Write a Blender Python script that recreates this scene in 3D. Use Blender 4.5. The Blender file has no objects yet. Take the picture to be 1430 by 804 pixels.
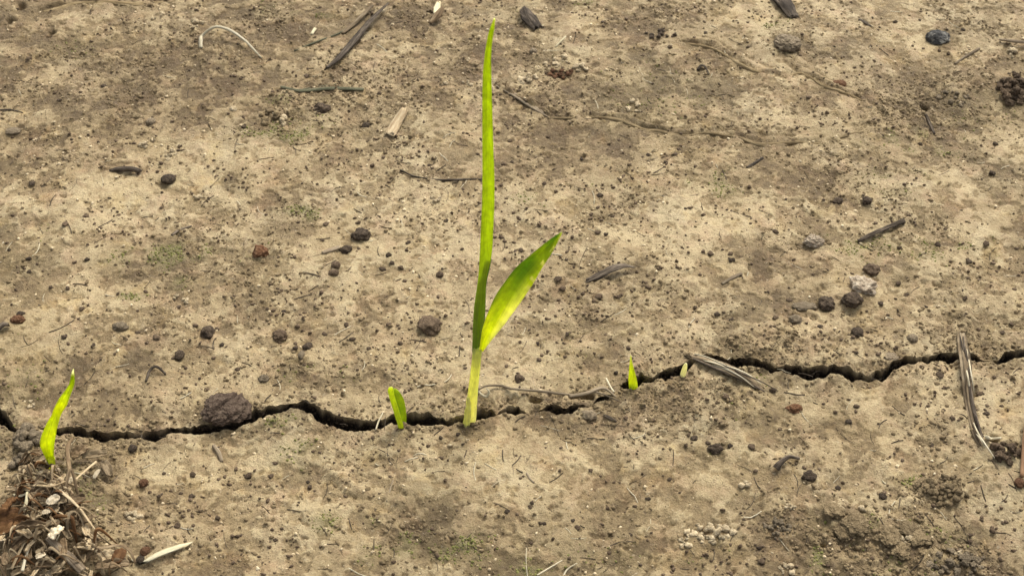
import bpy, bmesh, math, random
import numpy as np
from mathutils import Vector, Matrix, noise as mnoise

random.seed(7)
RNG = np.random.default_rng(11)
R = math.radians
scene = bpy.context.scene
col = scene.collection

# ------------------------------------------------------------------ camera
HFOV, PITCH, DIST = R(36.0), R(42.0), 0.86
CAM = Vector((0.0, -DIST * math.cos(PITCH), DIST * math.sin(PITCH)))
cam_data = bpy.data.cameras.new('camera')
cam_data.sensor_width = 36.0
cam_data.lens = 18.0 / math.tan(HFOV / 2)
cam_data.clip_start = 0.02
cam_data.clip_end = 400.0
cam_data.dof.use_dof = True
cam_data.dof.focus_distance = 0.80
cam_data.dof.aperture_fstop = 26.0
cam = bpy.data.objects.new('camera', cam_data)
cam.location = CAM
cam.rotation_euler = (math.pi / 2 - PITCH, 0, 0)
col.objects.link(cam)
scene.camera = cam

# ------------------------------------------------------------------ sky, sun, exposure
SUN_EL, SUN_AZ = R(50), R(24)          # azimuth from +Y (behind the plant) towards +X
world = bpy.data.worlds.new('World')
scene.world = world
world.use_nodes = True
wn, wl = world.node_tree.nodes, world.node_tree.links
bg = wn['Background']
sky = wn.new('ShaderNodeTexSky')
sky.sky_type = 'NISHITA'
sky.sun_disc = False
sky.sun_elevation = SUN_EL
sky.sun_rotation = SUN_AZ
sky.dust_density = 5.0
sky.air_density = 1.0
hs = wn.new('ShaderNodeHueSaturation')
hs.inputs['Saturation'].default_value = 0.22      # thin cloud: a nearly white sky
wl.new(sky.outputs[0], hs.inputs['Color'])
wl.new(hs.outputs[0], bg.inputs['Color'])
bg.inputs['Strength'].default_value = 0.12

sun_data = bpy.data.lights.new('sun', 'SUN')
sun_data.energy = 1.35
sun_data.angle = R(24)
sun_data.color = (1.0, 0.91, 0.74)
sun = bpy.data.objects.new('sun', sun_data)
sd = Vector((math.sin(SUN_AZ) * math.cos(SUN_EL), math.cos(SUN_AZ) * math.cos(SUN_EL), math.sin(SUN_EL)))
sun.rotation_euler = sd.to_track_quat('Z', 'Y').to_euler()
sun.location = sd * 3
col.objects.link(sun)

vs = scene.view_settings
vs.view_transform = 'Standard'
vs.look = 'None'
vs.gamma = 1.0
vs.use_curve_mapping = False
vs.exposure = 0.94

# ------------------------------------------------------------------ where a point of the photograph stands
FPX = 715.0 / math.tan(HFOV / 2)
FWD = np.array([0, math.cos(PITCH), -math.sin(PITCH)])
UPV = np.array([0, math.sin(PITCH), math.cos(PITCH)])
CAMN = np.array(CAM)


def ray(px, py):
    px = np.asarray(px, float); py = np.asarray(py, float)
    d = np.zeros(px.shape + (3,))
    d[..., 0] = (px - 715) / FPX
    d += FWD + ((402 - py) / FPX)[..., None] * UPV
    return d


def g0(px, py, z=0.0):
    """point of the level z that is seen at (px, py)"""
    d = ray(px, py)
    t = (z - CAMN[2]) / d[..., 2]
    return CAMN + d * t[..., None]


def on_plane(px, py, y):
    """point of the upright plane y = const"""
    d = ray(px, py)
    t = (y - CAMN[1]) / d[..., 1]
    return CAMN + d * np.asarray(t)[..., None]


def mpp(p):
    """metres that one photograph pixel spans at p"""
    return float(np.dot(np.asarray(p) - CAMN, FWD)) / FPX


# ------------------------------------------------------------------ noise
TAB = RNG.random((256, 256)) * 2 - 1
TABX = RNG.random((256, 256))
TABY = RNG.random((256, 256))
TABR = RNG.random((256, 256))


def vn(x, y, s, seed=0):
    a = 0.6 + seed * 1.7
    u = (x * math.cos(a) - y * math.sin(a)) / s + seed * 17.31
    v = (x * math.sin(a) + y * math.cos(a)) / s + seed * 9.77
    i = np.floor(u); j = np.floor(v)
    f = u - i; g = v - j
    f = f * f * f * (f * (f * 6 - 15) + 10)
    g = g * g * g * (g * (g * 6 - 15) + 10)
    i = i.astype(np.int64) & 255; j = j.astype(np.int64) & 255
    i1 = (i + 1) & 255; j1 = (j + 1) & 255
    return (TAB[i, j] * (1 - f) + TAB[i1, j] * f) * (1 - g) + (TAB[i, j1] * (1 - f) + TAB[i1, j1] * f) * g


def worley(x, y, s, seed=0):
    u = x / s + seed * 31.7; v = y / s + seed * 12.9
    i0 = np.floor(u).astype(np.int64); j0 = np.floor(v).astype(np.int64)
    best = np.full(u.shape, 9.0); bid = np.zeros(u.shape)
    for di in (-1, 0, 1):
        for dj in (-1, 0, 1):
            i = i0 + di; j = j0 + dj
            dx = i + TABX[i & 255, j & 255] - u
            dy = j + TABY[i & 255, j & 255] - v
            d = dx * dx + dy * dy
            m = d < best
            best = np.where(m, d, best)
            bid = np.where(m, TABR[i & 255, j & 255], bid)
    return np.sqrt(best), bid


def sstep(a, b, x):
    t = np.clip((x - a) / (b - a), 0, 1)
    return t * t * (3 - 2 * t)


# ------------------------------------------------------------------ crack: far lip and near lip, photograph points
CR_FAR = [(-60, 560), (0, 577), (12, 583), (20, 598), (30, 604), (60, 600), (81, 596), (103, 596), (125, 603), (157, 604),
          (188, 606), (200, 603), (218, 600), (262, 593), (302, 591), (336, 581), (352, 577), (361, 572), (386, 566),
          (427, 562), (440, 566), (450, 573), (480, 583), (508, 584), (532, 591), (545, 583), (571, 578), (609, 581),
          (650, 577), (673, 569), (685, 573), (693, 577), (702, 569), (712, 566), (724, 568), (735, 577), (748, 576), (760, 569), (767, 566),
          (790, 570), (814, 568), (822, 569), (834, 556), (845, 554), (858, 555), (863, 551), (867, 537), (875, 535),
          (891, 529), (918, 518), (942, 514), (965, 506), (970, 505), (978, 497), (986, 492), (1002, 498), (1022, 500),
          (1046, 501), (1065, 504), (1095, 510), (1120, 512), (1152, 511), (1185, 512), (1209, 521), (1235, 515),
          (1272, 499), (1313, 497), (1336, 494), (1358, 497), (1376, 500), (1393, 502), (1400, 495), (1430, 489), (1500, 482)]
CR_NEAR = [(-60, 572), (0, 594), (14, 604), (24, 607), (60, 605), (85, 610), (107, 611), (128, 619), (155, 619), (188, 614),
           (218, 613), (262, 604), (302, 603), (336, 594), (352, 590), (363, 582), (386, 578), (416, 576), (434, 581), (447, 591),
           (480, 598), (508, 600), (534, 605), (546, 594), (572, 594), (609, 595), (650, 591), (668, 583), (683, 585), (693, 579),
           (702, 577), (723, 580), (735, 579), (748, 577), (760, 575), (777, 582), (800, 579), (813, 575), (822, 570), (834, 562),
           (846, 563), (858, 559), (866, 549), (881, 545), (895, 538), (918, 531), (938, 527), (957, 525), (966, 514), (971, 506),
           (978, 499), (989, 500), (1002, 506), (1028, 513), (1053, 515), (1087, 520), (1114, 525), (1135, 530), (1165, 523),
           (1185, 526), (1212, 533), (1232, 530), (1269, 512), (1306, 508), (1336, 506), (1363, 507), (1385, 505), (1394, 507), (1402, 505),
           (1430, 501), (1500, 496)]


def undulation(x, y):
    """the slow swell of the ground"""
    return 0.0032 * vn(x, y, 0.14, 10) + 0.0016 * vn(x, y, 0.05, 11) + 0.0009 * vn(x, y, 0.02, 12)


def lip(pts):
    a = np.array(pts, float)
    z = np.zeros(len(a))
    for _ in range(4):
        d = ray(a[:, 0], a[:, 1])
        p = CAMN + d * ((z - CAMN[2]) / d[:, 2])[:, None]
        z = undulation(p[:, 0], p[:, 1])
    o = np.argsort(p[:, 0])
    return p[o, 0], p[o, 1]


FX, FY = lip(CR_FAR)
NX, NY = lip(CR_NEAR)


def lips(x):
    """far and near lip y at x, with crumbled edges"""
    z = np.zeros_like(x)
    far = np.interp(x, FX, FY)
    near = np.interp(x, NX, NY)
    w = np.maximum(far - near, 0.0)
    fade = sstep(0.62, 0.36, np.abs(x))
    wob = 0.0016 * vn(x, z, 0.016, 21) + 0.0009 * vn(x, z, 0.006, 25)
    far = far + wob + (0.0012 * vn(x, z, 0.0048, 22) + 0.0009 * vn(x, z, 0.0019, 23)) * sstep(0, 0.004, w)
    near = near + wob + (0.0008 * vn(x, z, 0.006, 31) + 0.0006 * vn(x, z, 0.0022, 32)) * sstep(0, 0.004, w)
    chip = sstep(0, 0.004, w)
    far = far + chip * 0.0011 * np.round(2.2 * vn(x, z, 0.005, 26)) / 2.2
    near = near + chip * 0.0010 * np.round(2.0 * vn(x, z, 0.0065, 36)) / 2.0
    mid = (far + near) / 2
    w0 = far - near
    w = (np.maximum(w0, 0.00015) + 0.0005 * sstep(0.001, 0.004, w0)) * fade + 0.0001
    return mid + w / 2, mid - w / 2


# ------------------------------------------------------------------ soil: height and the kinds of crust
def blobs(x, y, lst):
    out = np.zeros_like(x)
    for (px, py, rx, ry, a) in lst:
        c = g0(px, py); m = mpp(c)
        sx = rx * m; sy = ry * m / 0.66
        out = out + a * np.exp(-(((x - c[0]) / sx) ** 2 + ((y - c[1]) / sy) ** 2))
    return out


PALE = [(90, 290, 110, 50, .8), (330, 215, 70, 20, .5), (590, 300, 110, 60, .45), (860, 320, 150, 60, .5), (1010, 310, 140, 60, .5),
        (1180, 300, 120, 40, .5), (1330, 250, 80, 60, .3), (1150, 40, 170, 50, .45), (1040, 130, 90, 40, .35), (740, 670, 95, 45, 1.0),
        (280, 650, 100, 45, .8), (430, 730, 40, 40, .6), (500, 630, 90, 22, .5), (1010, 590, 70, 25, .4), (1240, 565, 110, 30, .6),
        (1060, 690, 110, 40, .4), (120, 420, 90, 40, .4), (430, 400, 70, 40, .45), (700, 500, 120, 50, .35), (900, 450, 100, 50, .3),
        (220, 300, 30, 14, .5), (1340, 700, 60, 20, .4), (560, 400, 90, 50, .35), (1380, 560, 40, 40, .3), (960, 700, 50, 50, .3),
        (480, 250, 60, 20, .35), (1200, 620, 70, 25, .25), (60, 110, 60, 26, .2),
        (300, 80, 420, 110, -.28), (1000, 100, 420, 90, -.15), (240, 150, 150, 70, -.3), (600, 110, 160, 70, -.4), (240, 350, 50, 50, -.5), (440, 520, 90, 30, -.45), (560, 750, 110, 45, -.55),
        (130, 735, 70, 50, -.5), (50, 760, 90, 70, -1.0), (80, 700, 40, 40, -.6), (900, 130, 110, 50, -.25), (1290, 150, 90, 50, -.45), (850, 680, 45, 60, -.45), (960, 570, 80, 25, -.5),
        (1240, 745, 110, 40, -.5), (1080, 480, 60, 14, -.4), (40, 30, 90, 30, -.2), (760, 590, 110, 20, -.35), (1380, 790, 70, 40, -.4),
        (300, 530, 90, 20, -.3), (450, 30, 120, 40, -.25), (1150, 425, 80, 25, -.4), (1330, 470, 40, 30, -.3), (60, 540, 90, 25, -.3)]
ROUGH = [(440, 520, 100, 25, .5), (560, 750, 100, 40, .6), (1240, 745, 110, 45, .9), (760, 575, 110, 28, .8), (960, 560, 90, 25, .7),
         (1310, 690, 60, 30, .8), (1340, 785, 60, 25, .9), (130, 735, 80, 50, .5), (240, 350, 70, 50, .4), (230, 545, 120, 30, .4),
         (1080, 485, 70, 14, .7), (1150, 425, 70, 30, .5), (60, 640, 60, 40, .7), (50, 760, 100, 70, 1.0), (1340, 480, 40, 30, .7), (900, 690, 40, 60, .4),
         (480, 130, 90, 60, .3), (1290, 160, 70, 40, .5), (1099, 60, 30, 16, .5), (800, 110, 60, 25, .4),
         (740, 670, 90, 40, -.6), (280, 650, 90, 40, -.5), (90, 290, 90, 40, -.4), (1240, 565, 90, 24, -.4)]
MOSS = [(575, 355 + 0, 1, 1, 0), (195, 365, 40, 14, .9), (255, 352, 36, 16, .9), (183, 415, 24, 8, .7), (425, 297, 34, 12, .7), (235, 390, 30, 16, .5),
        (388, 590, 22, 8, 1.0), (415, 632, 26, 20, .7), (395, 185, 40, 20, .7), (248, 249, 8, 5, .9), (420, 20, 50, 20, .6), (395, 138, 50, 8, .4),
        (640, 770, 30, 14, .8), (560, 750, 90, 40, .4), (740, 795, 16, 8, .9), (450, 745, 18, 26, .6), (1250, 760, 90, 34, .5), (1340, 352, 60, 16, .7),
        (1200, 348, 40, 20, .6), (1290, 190, 60, 24, .5), (1010, 260, 40, 18, .7), (985, 770, 30, 14, .6), (140, 700, 60, 40, .4), (1140, 755, 14, 24, .8),
        (1080, 40, 20, 10, .6), (740, 280, 30, 16, .5), (820, 5, 30, 8, .5), (1250, 255, 50, 24, .4), (440, 520, 60, 20, .35), (600, 465, 30, 10, .4), (1270, 675, 20, 10, .6)]
RIDGES = [([(690, 118), (720, 136), (745, 150), (770, 164)], 3.2, .0020), ([(824, 161), (870, 168), (920, 182), (955, 188), (1010, 190), (1060, 199), (1140, 196)], 5, .0016),
          ([(958, 62), (995, 68), (1030, 88), (1060, 102), (1100, 110)], 5, .0016), ([(1115, 100), (1150, 120), (1200, 138), (1235, 158)], 5, .0014),
          ([(60, 16), (100, 5), (150, 4), (230, 2)], 4, .0014), ([(100, 700), (150, 690), (200, 700)], 10, .001),
          ([(1150, 420), (1190, 415), (1240, 380)], 14, .003), ([(1290, 392), (1310, 396), (1325, 388)], 5, .0014),
          ([(1345, 440), (1348, 490), (1352, 540)], 11, .002), ([(1160, 705), (1200, 735), (1250, 745), (1300, 748)], 18, .0012),
          ([(430, 640), (520, 690), (560, 700)], 9, .0012), ([(870, 640), (850, 690), (830, 730)], 14, .0015)]
PITS = [(74, 49, 5), (17, 32, 6), (30, 13, 6), (69, 55, 3), (1292, 145, 6), (600, 19, 3), (815, 220, 2.5), (850, 203, 2), (745, 559, 6), (752, 561, 4),
        (800, 555, 5), (809, 556, 5), (818, 556, 5), (826, 557, 4), (1385, 622, 7), (1150, 758, 4)]
MOUND = [(30, 775, 110, 60, .009), (95, 710, 50, 60, .009), (316, 570, 40, 22, .002), (40, 625, 34, 26, .003), (1409, 124, 30, 24, .003), (1099, 58, 18, 12, .003),
         (1215, 735, 80, 30, .002), (1405, 632, 30, 16, .003), (1340, 785, 46, 22, .003), (1314, 683, 36, 18, .002)]


def ridge_sum(x, y):
    out = np.zeros_like(x)
    for pts, wpx, h in RIDGES:
        a = np.array(pts, float); p = g0(a[:, 0], a[:, 1])
        w = wpx * mpp(p[0])
        lo = p.min(0) - 4 * w; hi = p.max(0) + 4 * w
        m = (x > lo[0]) & (x < hi[0]) & (y > lo[1]) & (y < hi[1])
        if not m.any():
            continue
        xs = x[m]; ys = y[m]
        xs = xs + w * 0.5 * vn(xs, ys, 3 * w, 41); ys = ys + w * 0.5 * vn(xs, ys, 3 * w, 42)
        d2 = np.full(xs.shape, 1e9)
        for q in range(len(p) - 1):
            ax, ay = p[q, :2]; bx, by = p[q + 1, :2]
            L2 = (bx - ax) ** 2 + (by - ay) ** 2
            t = np.clip(((xs - ax) * (bx - ax) + (ys - ay) * (by - ay)) / L2, 0, 1)
            d2 = np.minimum(d2, (xs - ax - t * (bx - ax)) ** 2 + (ys - ay - t * (by - ay)) ** 2)
        prof = np.exp(-d2 / (w * w)) * (0.55 + 0.6 * vn(xs, ys, 4 * w, 43))
        d = np.sqrt(d2) / w
        out[m] += 1.9 * h * prof - 0.9 * h * np.exp(-((d - 1.7) / 0.55) ** 2) * (0.4 + 0.9 * vn(xs, ys, 2.5 * w, 44)).clip(0, 1.3)
    return out


def soil_masks(x, y):
    pale = 0.52 + 0.13 * vn(x, y, 0.075, 1) + 0.13 * vn(x, y, 0.034, 2) + 0.14 * vn(x, y, 0.014, 3) + 0.12 * vn(x, y, 0.006, 4)
    pale = pale + 0.38 * blobs(x, y, PALE)
    rough = 0.36 + 0.30 * vn(x, y, 0.05, 5) + 0.25 * vn(x, y, 0.02, 6) + 0.15 * vn(x, y, 0.008, 7) + 0.7 * blobs(x, y, ROUGH) - 0.25 * (pale - 0.5)
    moss = blobs(x, y, MOSS) * (0.45 + 0.9 * vn(x, y, 0.009, 8)) + 0.22 * vn(x, y, 0.045, 9) * (1 - np.clip(pale, 0, 1))
    far, near = lips(x)
    dc = np.where(y > (far + near) / 2, np.abs(y - far), np.abs(y - near) * 1.5)
    rough = rough + 0.45 * np.exp(-dc / 0.006)
    return np.clip(pale, 0, 1), np.clip(rough, 0, 1), np.clip(moss, 0, 1)


def film(x, y, pale):
    """where the thin smooth silt film is still whole (1) or has flaked away (0)"""
    t = 0.55 * vn(x, y, 0.015, 71) + 0.42 * vn(x, y, 0.0065, 72) + 0.36 * vn(x, y, 0.0032, 73) + 0.24 * vn(x, y, 0.0017, 74)
    return sstep(-0.06, 0.07, t + 0.75 * (pale - 0.42))


def H(x, y, masks=None):
    x = np.asarray(x, float); y = np.asarray(y, float)
    pale, rough, moss = masks if masks is not None else soil_masks(x, y)
    z = undulation(x, y)
    z = z + 0.00045 * vn(x, y, 0.0085, 13)
    z = z + (0.22 + 1.0 * rough) * (0.00062 * vn(x, y, 0.0048, 14) + 0.00042 * vn(x, y, 0.0026, 15) + 0.0002 * vn(x, y, 0.0014, 16))
    z = z + 0.00075 * film(x, y, pale)
    f1, _ = worley(x, y, 0.0042, 1)
    z = z + rough * rough * 0.0011 * (0.5 - np.clip(f1, 0, 1))
    f2, idn = worley(x, y, 0.0075, 2)
    z = z - 0.0008 * (idn > 0.55) * np.exp(-(f2 / 0.14) ** 2)
    f3, idn3 = worley(x, y, 0.021, 3)
    z = z + 0.0010 * (idn3 > 0.5) * np.exp(-(f3 / 0.13) ** 2)
    z = z + ridge_sum(x, y) + blobs(x, y, MOUND)
    for (px, py, r) in PITS:
        c = g0(px, py); m = mpp(c) * r
        d2 = (x - c[0]) ** 2 + ((y - c[1])) ** 2
        z = z - 0.007 * np.exp(-(d2 / (m * m)) ** 1.5)
    # flakes of crust lift a little at the near lip, the far lip sags
    far, near = lips(x)
    z = z + 0.0004 * np.exp(-np.clip(near - y, 0, 1) / 0.006) * (y <= near)
    z = z - 0.0006 * np.exp(-np.clip(y - far, 0, 1) / 0.004) * (y >= far)
    return z


RX = np.arange(-0.42, 0.42, 0.0012); RY = np.arange(-0.25, 0.36, 0.0012)
_gx, _gy = np.meshgrid(RX, RY)
RASTER = H(_gx, _gy)


def h1(x, y):
    u = min(max((x - RX[0]) / 0.0012, 0), len(RX) - 1.001); v = min(max((y - RY[0]) / 0.0012, 0), len(RY) - 1.001)
    i, j = int(u), int(v); f, g = u - i, v - j
    return float((RASTER[j, i] * (1 - f) + RASTER[j, i + 1] * f) * (1 - g) + (RASTER[j + 1, i] * (1 - f) + RASTER[j + 1, i + 1] * f) * g)


def G(px, py, up=0.0):
    """ground point seen at (px, py), on the built relief"""
    z = 0.0
    for _ in range(4):
        p = g0(px, py, z)
        z = h1(p[0], p[1]) + up
    return np.array([p[0], p[1], z])


# ------------------------------------------------------------------ materials
MATS = {}


def nt_of(name):
    m = bpy.data.materials.new(name)
    m.use_nodes = True
    nt = m.node_tree
    return m, nt, nt.nodes, nt.links, nt.nodes['Principled BSDF']


def noise_node(n, l, vec, scale, detail=4, rough=0.6, dist=0.0):
    t = n.new('ShaderNodeTexNoise')
    t.inputs['Scale'].default_value = scale
    t.inputs['Detail'].default_value = detail
    t.inputs['Roughness'].default_value = rough
    t.inputs['Distortion'].default_value = dist
    l.new(vec, t.inputs['Vector'])
    return t.outputs['Fac']


def ramp(n, l, fac, stops):
    r = n.new('ShaderNodeValToRGB')
    while len(r.color_ramp.elements) < len(stops):
        r.color_ramp.elements.new(0.5)
    for e, (p, c) in zip(r.color_ramp.elements, stops):
        e.position = p
        e.color = (c[0], c[1], c[2], 1) if not isinstance(c, (int, float)) else (c, c, c, 1)
    l.new(fac, r.inputs['Fac'])
    return r.outputs['Color']


def mixc(n, l, fac, a, b, mode='MIX'):
    m = n.new('ShaderNodeMix')
    m.data_type = 'RGBA'
    m.blend_type = mode
    for sock, v in ((m.inputs[0], fac), (m.inputs[6], a), (m.inputs[7], b)):
        if isinstance(v, (int, float)):
            sock.default_value = v
        elif isinstance(v, (tuple, list)):
            sock.default_value = (v[0], v[1], v[2], 1)
        else:
            l.new(v, sock)
    return m.outputs[2]


def math_n(n, l, op, a, b=0.0, clamp=False):
    m = n.new('ShaderNodeMath')
    m.operation = op
    m.use_clamp = clamp
    for s, v in ((m.inputs[0], a), (m.inputs[1], b)):
        if isinstance(v, (int, float)):
            s.default_value = v
        else:
            l.new(v, s)
    return m.outputs[0]


def bump(n, l, b, height, dist, strength=1.0):
    bn = n.new('ShaderNodeBump')
    bn.inputs['Distance'].default_value = dist
    bn.inputs['Strength'].default_value = strength
    l.new(height, bn.inputs['Height'])
    l.new(bn.outputs[0], b.inputs['Normal'])


def soil_material():
    m, nt, n, l, b = nt_of('soil')
    tc = n.new('ShaderNodeTexCoord').outputs['Object']

    def att(name):
        a = n.new('ShaderNodeAttribute')
        a.attribute_name = name
        return a.outputs['Fac']
    pale, rough, moss, deep, flm = att('pale'), att('rough'), att('moss'), att('deep'), att('film')
    n1 = noise_node(n, l, tc, 55, 7, 0.65)
    n2 = noise_node(n, l, tc, 240, 6, 0.68)
    n3 = noise_node(n, l, tc, 800, 4, 0.7)
    n4 = noise_node(n, l, tc, 2300, 3, 0.7)
    f = math_n(n, l, 'ADD', pale, math_n(n, l, 'MULTIPLY', math_n(n, l, 'SUBTRACT', n1, 0.5), 0.65))
    f = math_n(n, l, 'ADD', f, math_n(n, l, 'MULTIPLY', math_n(n, l, 'SUBTRACT', n2, 0.5), 1.0))
    f = math_n(n, l, 'ADD', f, math_n(n, l, 'MULTIPLY', math_n(n, l, 'SUBTRACT', n3, 0.5), 0.75))
    f = math_n(n, l, 'ADD', f, math_n(n, l, 'MULTIPLY', math_n(n, l, 'SUBTRACT', flm, 0.6), 0.34))
    base = ramp(n, l, f, [(0.0, (.118, .080, .037)), (0.34, (.236, .170, .083)), (0.62, (.335, .250, .128)), (1.0, (.480, .376, .210))])
    # hue drifts: grey silt, purple-brown, ochre
    hn = noise_node(n, l, tc, 24, 5, 0.65)
    base = mixc(n, l, ramp(n, l, hn, [(0.45, 0.0), (0.68, 0.6)]), base, mixc(n, l, 1.0, base, (0.94, 1.0, 1.10), 'MULTIPLY'))
    hn2 = noise_node(n, l, tc, 60, 6, 0.7, 0.4)
    base = mixc(n, l, ramp(n, l, hn2, [(0.50, 0.0), (0.68, 0.8)]), base, mixc(n, l, 1.0, base, (0.95, 0.84, 0.86), 'MULTIPLY'))
    hn3 = noise_node(n, l, tc, 47, 5, 0.65, 0.2)
    base = mixc(n, l, ramp(n, l, hn3, [(0.55, 0.0), (0.72, 0.7)]), base, mixc(n, l, 1.0, base, (1.08, 0.99, 0.76), 'MULTIPLY'))
    # fine dark grains, sown unevenly
    sow = ramp(n, l, noise_node(n, l, tc, 85, 5, 0.65, 0.3), [(0.40, 0.15), (0.62, 1.0)])
    gr = ramp(n, l, noise_node(n, l, tc, 640, 4, 0.75), [(0.33, 1.0), (0.43, 0.0)])
    base = mixc(n, l, math_n(n, l, 'MULTIPLY', math_n(n, l, 'MULTIPLY', gr, sow), 0.85), base, (.075, .050, .033))
    rd = math_n(n, l, 'MULTIPLY', rough, ramp(n, l, n2, [(0.36, 0.6), (0.58, 0.0)]))
    base = mixc(n, l, rd, base, (.135, .094, .055))
    # pale salt flecks
    fl = ramp(n, l, noise_node(n, l, tc, 520, 4, 0.7, 0.5), [(0.62, 0.0), (0.70, 0.8)])
    base = mixc(n, l, math_n(n, l, 'MULTIPLY', fl, 0.6), base, (.60, .51, .35))
    # algae film
    mo = math_n(n, l, 'MULTIPLY', moss, ramp(n, l, n2, [(0.32, 0.25), (0.56, 1.0)]))
    base = mixc(n, l, mo, base, (.165, .155, .062))
    # crack walls coloured near black: the crack's shade painted in
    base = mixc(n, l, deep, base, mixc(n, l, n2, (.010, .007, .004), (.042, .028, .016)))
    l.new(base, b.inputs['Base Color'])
    b.inputs['Specular IOR Level'].default_value = 0.35
    l.new(ramp(n, l, f, [(0.1, 0.78), (0.9, 0.62)]), b.inputs['Roughness'])
    hgt = math_n(n, l, 'ADD', math_n(n, l, 'MULTIPLY', n3, 0.8), math_n(n, l, 'MULTIPLY', n4, 0.35))
    hgt = math_n(n, l, 'ADD', hgt, math_n(n, l, 'MULTIPLY', n2, 0.9))
    bump(n, l, b, hgt, 0.0014, 1.0)
    return m


def mat(name, stops, scale=300, rough=0.85, bdist=0.0006, stretch=None, spec=0.25, trans=0.0):
    """mottled natural material; stretch = grain along local X"""
    if name in MATS:
        return MATS[name]
    m, nt, n, l, b = nt_of(name)
    vec = n.new('ShaderNodeTexCoord').outputs['Object']
    if stretch:
        uv = n.new('ShaderNodeAttribute'); uv.attribute_name = 'grain'
        vec = uv.outputs['Vector']
    oi = n.new('ShaderNodeObjectInfo')
    mp = n.new('ShaderNodeVectorMath'); mp.operation = 'ADD'
    l.new(vec, mp.inputs[0])
    cmb = n.new('ShaderNodeCombineXYZ')
    l.new(oi.outputs['Random'], cmb.inputs[2])
    l.new(cmb.outputs[0], mp.inputs[1])
    f = noise_node(n, l, mp.outputs[0], scale, 6, 0.65)
    f2 = noise_node(n, l, mp.outputs[0], scale * 4, 3, 0.6)
    k = len(stops) - 1
    c = ramp(n, l, f, [(0.28 + 0.44 * i / k, s) for i, s in enumerate(stops)])
    br = n.new('ShaderNodeMapRange')
    br.inputs[3].default_value = 0.72; br.inputs[4].default_value = 1.25
    l.new(oi.outputs['Random'], br.inputs[0])
    vv = n.new('ShaderNodeCombineXYZ')
    for i in range(3):
        l.new(br.outputs[0], vv.inputs[i])
    c = mixc(n, l, 1.0, c, vv.outputs[0], 'MULTIPLY')
    l.new(c, b.inputs['Base Color'])
    b.inputs['Roughness'].default_value = rough
    b.inputs['Specular IOR Level'].default_value = spec
    bump(n, l, b, math_n(n, l, 'ADD', f, math_n(n, l, 'MULTIPLY', f2, 0.5)), bdist, 0.9)
    MATS[name] = m
    return m


def pair(name, stops, lump_scale, field_scale=450):
    return mat(name, stops, lump_scale, bdist=0.0012), mat(name + '_fine', stops, field_scale)


M_BROWN, F_BROWN = pair('brown_clod', [(.052, .034, .020), (.115, .078, .047), (.23, .165, .102)], 2.4)
M_DARK, F_DARK = pair('dark_clod', [(.024, .016, .010), (.070, .049, .031), (.18, .130, .082)], 2.4)
M_RED, F_RED = pair('red_clod', [(.055, .025, .012), (.14, .066, .03), (.26, .155, .085)], 2.4)
M_TANC, F_TANC = pair('tan_clod', [(.095, .066, .034), (.205, .150, .080), (.37, .285, .165)], 2.2)
M_GREY, F_GREY = pair('grey_clod', [(.10, .075, .047), (.21, .163, .104), (.37, .30, .20)], 2.2)
M_CREAM, F_CREAM = pair('cream_granule', [(.30, .21, .11), (.60, .48, .30), (.80, .69, .48)], 1.8)
M_STONE = mat('pale_stone', [(.15, .11, .075), (.34, .27, .19), (.62, .54, .41)], 2.2, bdist=.0015)
M_SLATE = mat('dark_stone', [(.035, .034, .033), (.07, .068, .064), (.55, .52, .44)], 1.3, bdist=.0015)
M_BARK = mat('split_bark', [(.060, .036, .023), (.120, .082, .056), (.21, .155, .110)], 5.0, bdist=.0012)
M_TWIG = mat('dark_twig', [(.014, .010, .007), (.055, .041, .028), (.22, .175, .125)], 620, stretch=True)
M_STRAW = mat('grey_straw', [(.06, .041, .023), (.22, .162, .095), (.43, .345, .225)], 620, stretch=True)
M_PALEWOOD = mat('pale_wood', [(.30, .20, .10), (.55, .42, .25), (.72, .60, .40)], 650, stretch=True)
M_CREAMSTRAW = mat('cream_straw', [(.45, .38, .22), (.66, .59, .38), (.78, .72, .52)], 500, stretch=True)
M_DRYLEAF = mat('dry_leaf', [(.045, .027, .014), (.17, .115, .062), (.40, .31, .19)], 420, stretch=True)
M_RUST = mat('rust_leaf', [(.045, .02, .009), (.13, .062, .022), (.25, .14, .06)], 420, stretch=True)
M_TANLEAF = mat('tan_leaf', [(.16, .11, .06), (.37, .28, .165), (.60, .50, .33)], 420, stretch=True)
M_GREENTWIG = mat('mossy_twig', [(.045, .045, .026), (.09, .088, .05), (.16, .145, .09)], 600, stretch=True)
M_ROOT = mat('root', [(.11, .082, .052), (.22, .17, .11), (.38, .31, .21)], 500, stretch=True)
M_ROOTPALE = mat('pale_root', [(.36, .31, .20), (.52, .46, .32), (.68, .62, .47)], 500, stretch=True)
M_MOSS = mat('moss', [(.085, .085, .026), (.15, .15, .042), (.24, .23, .08)], 600)


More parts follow.
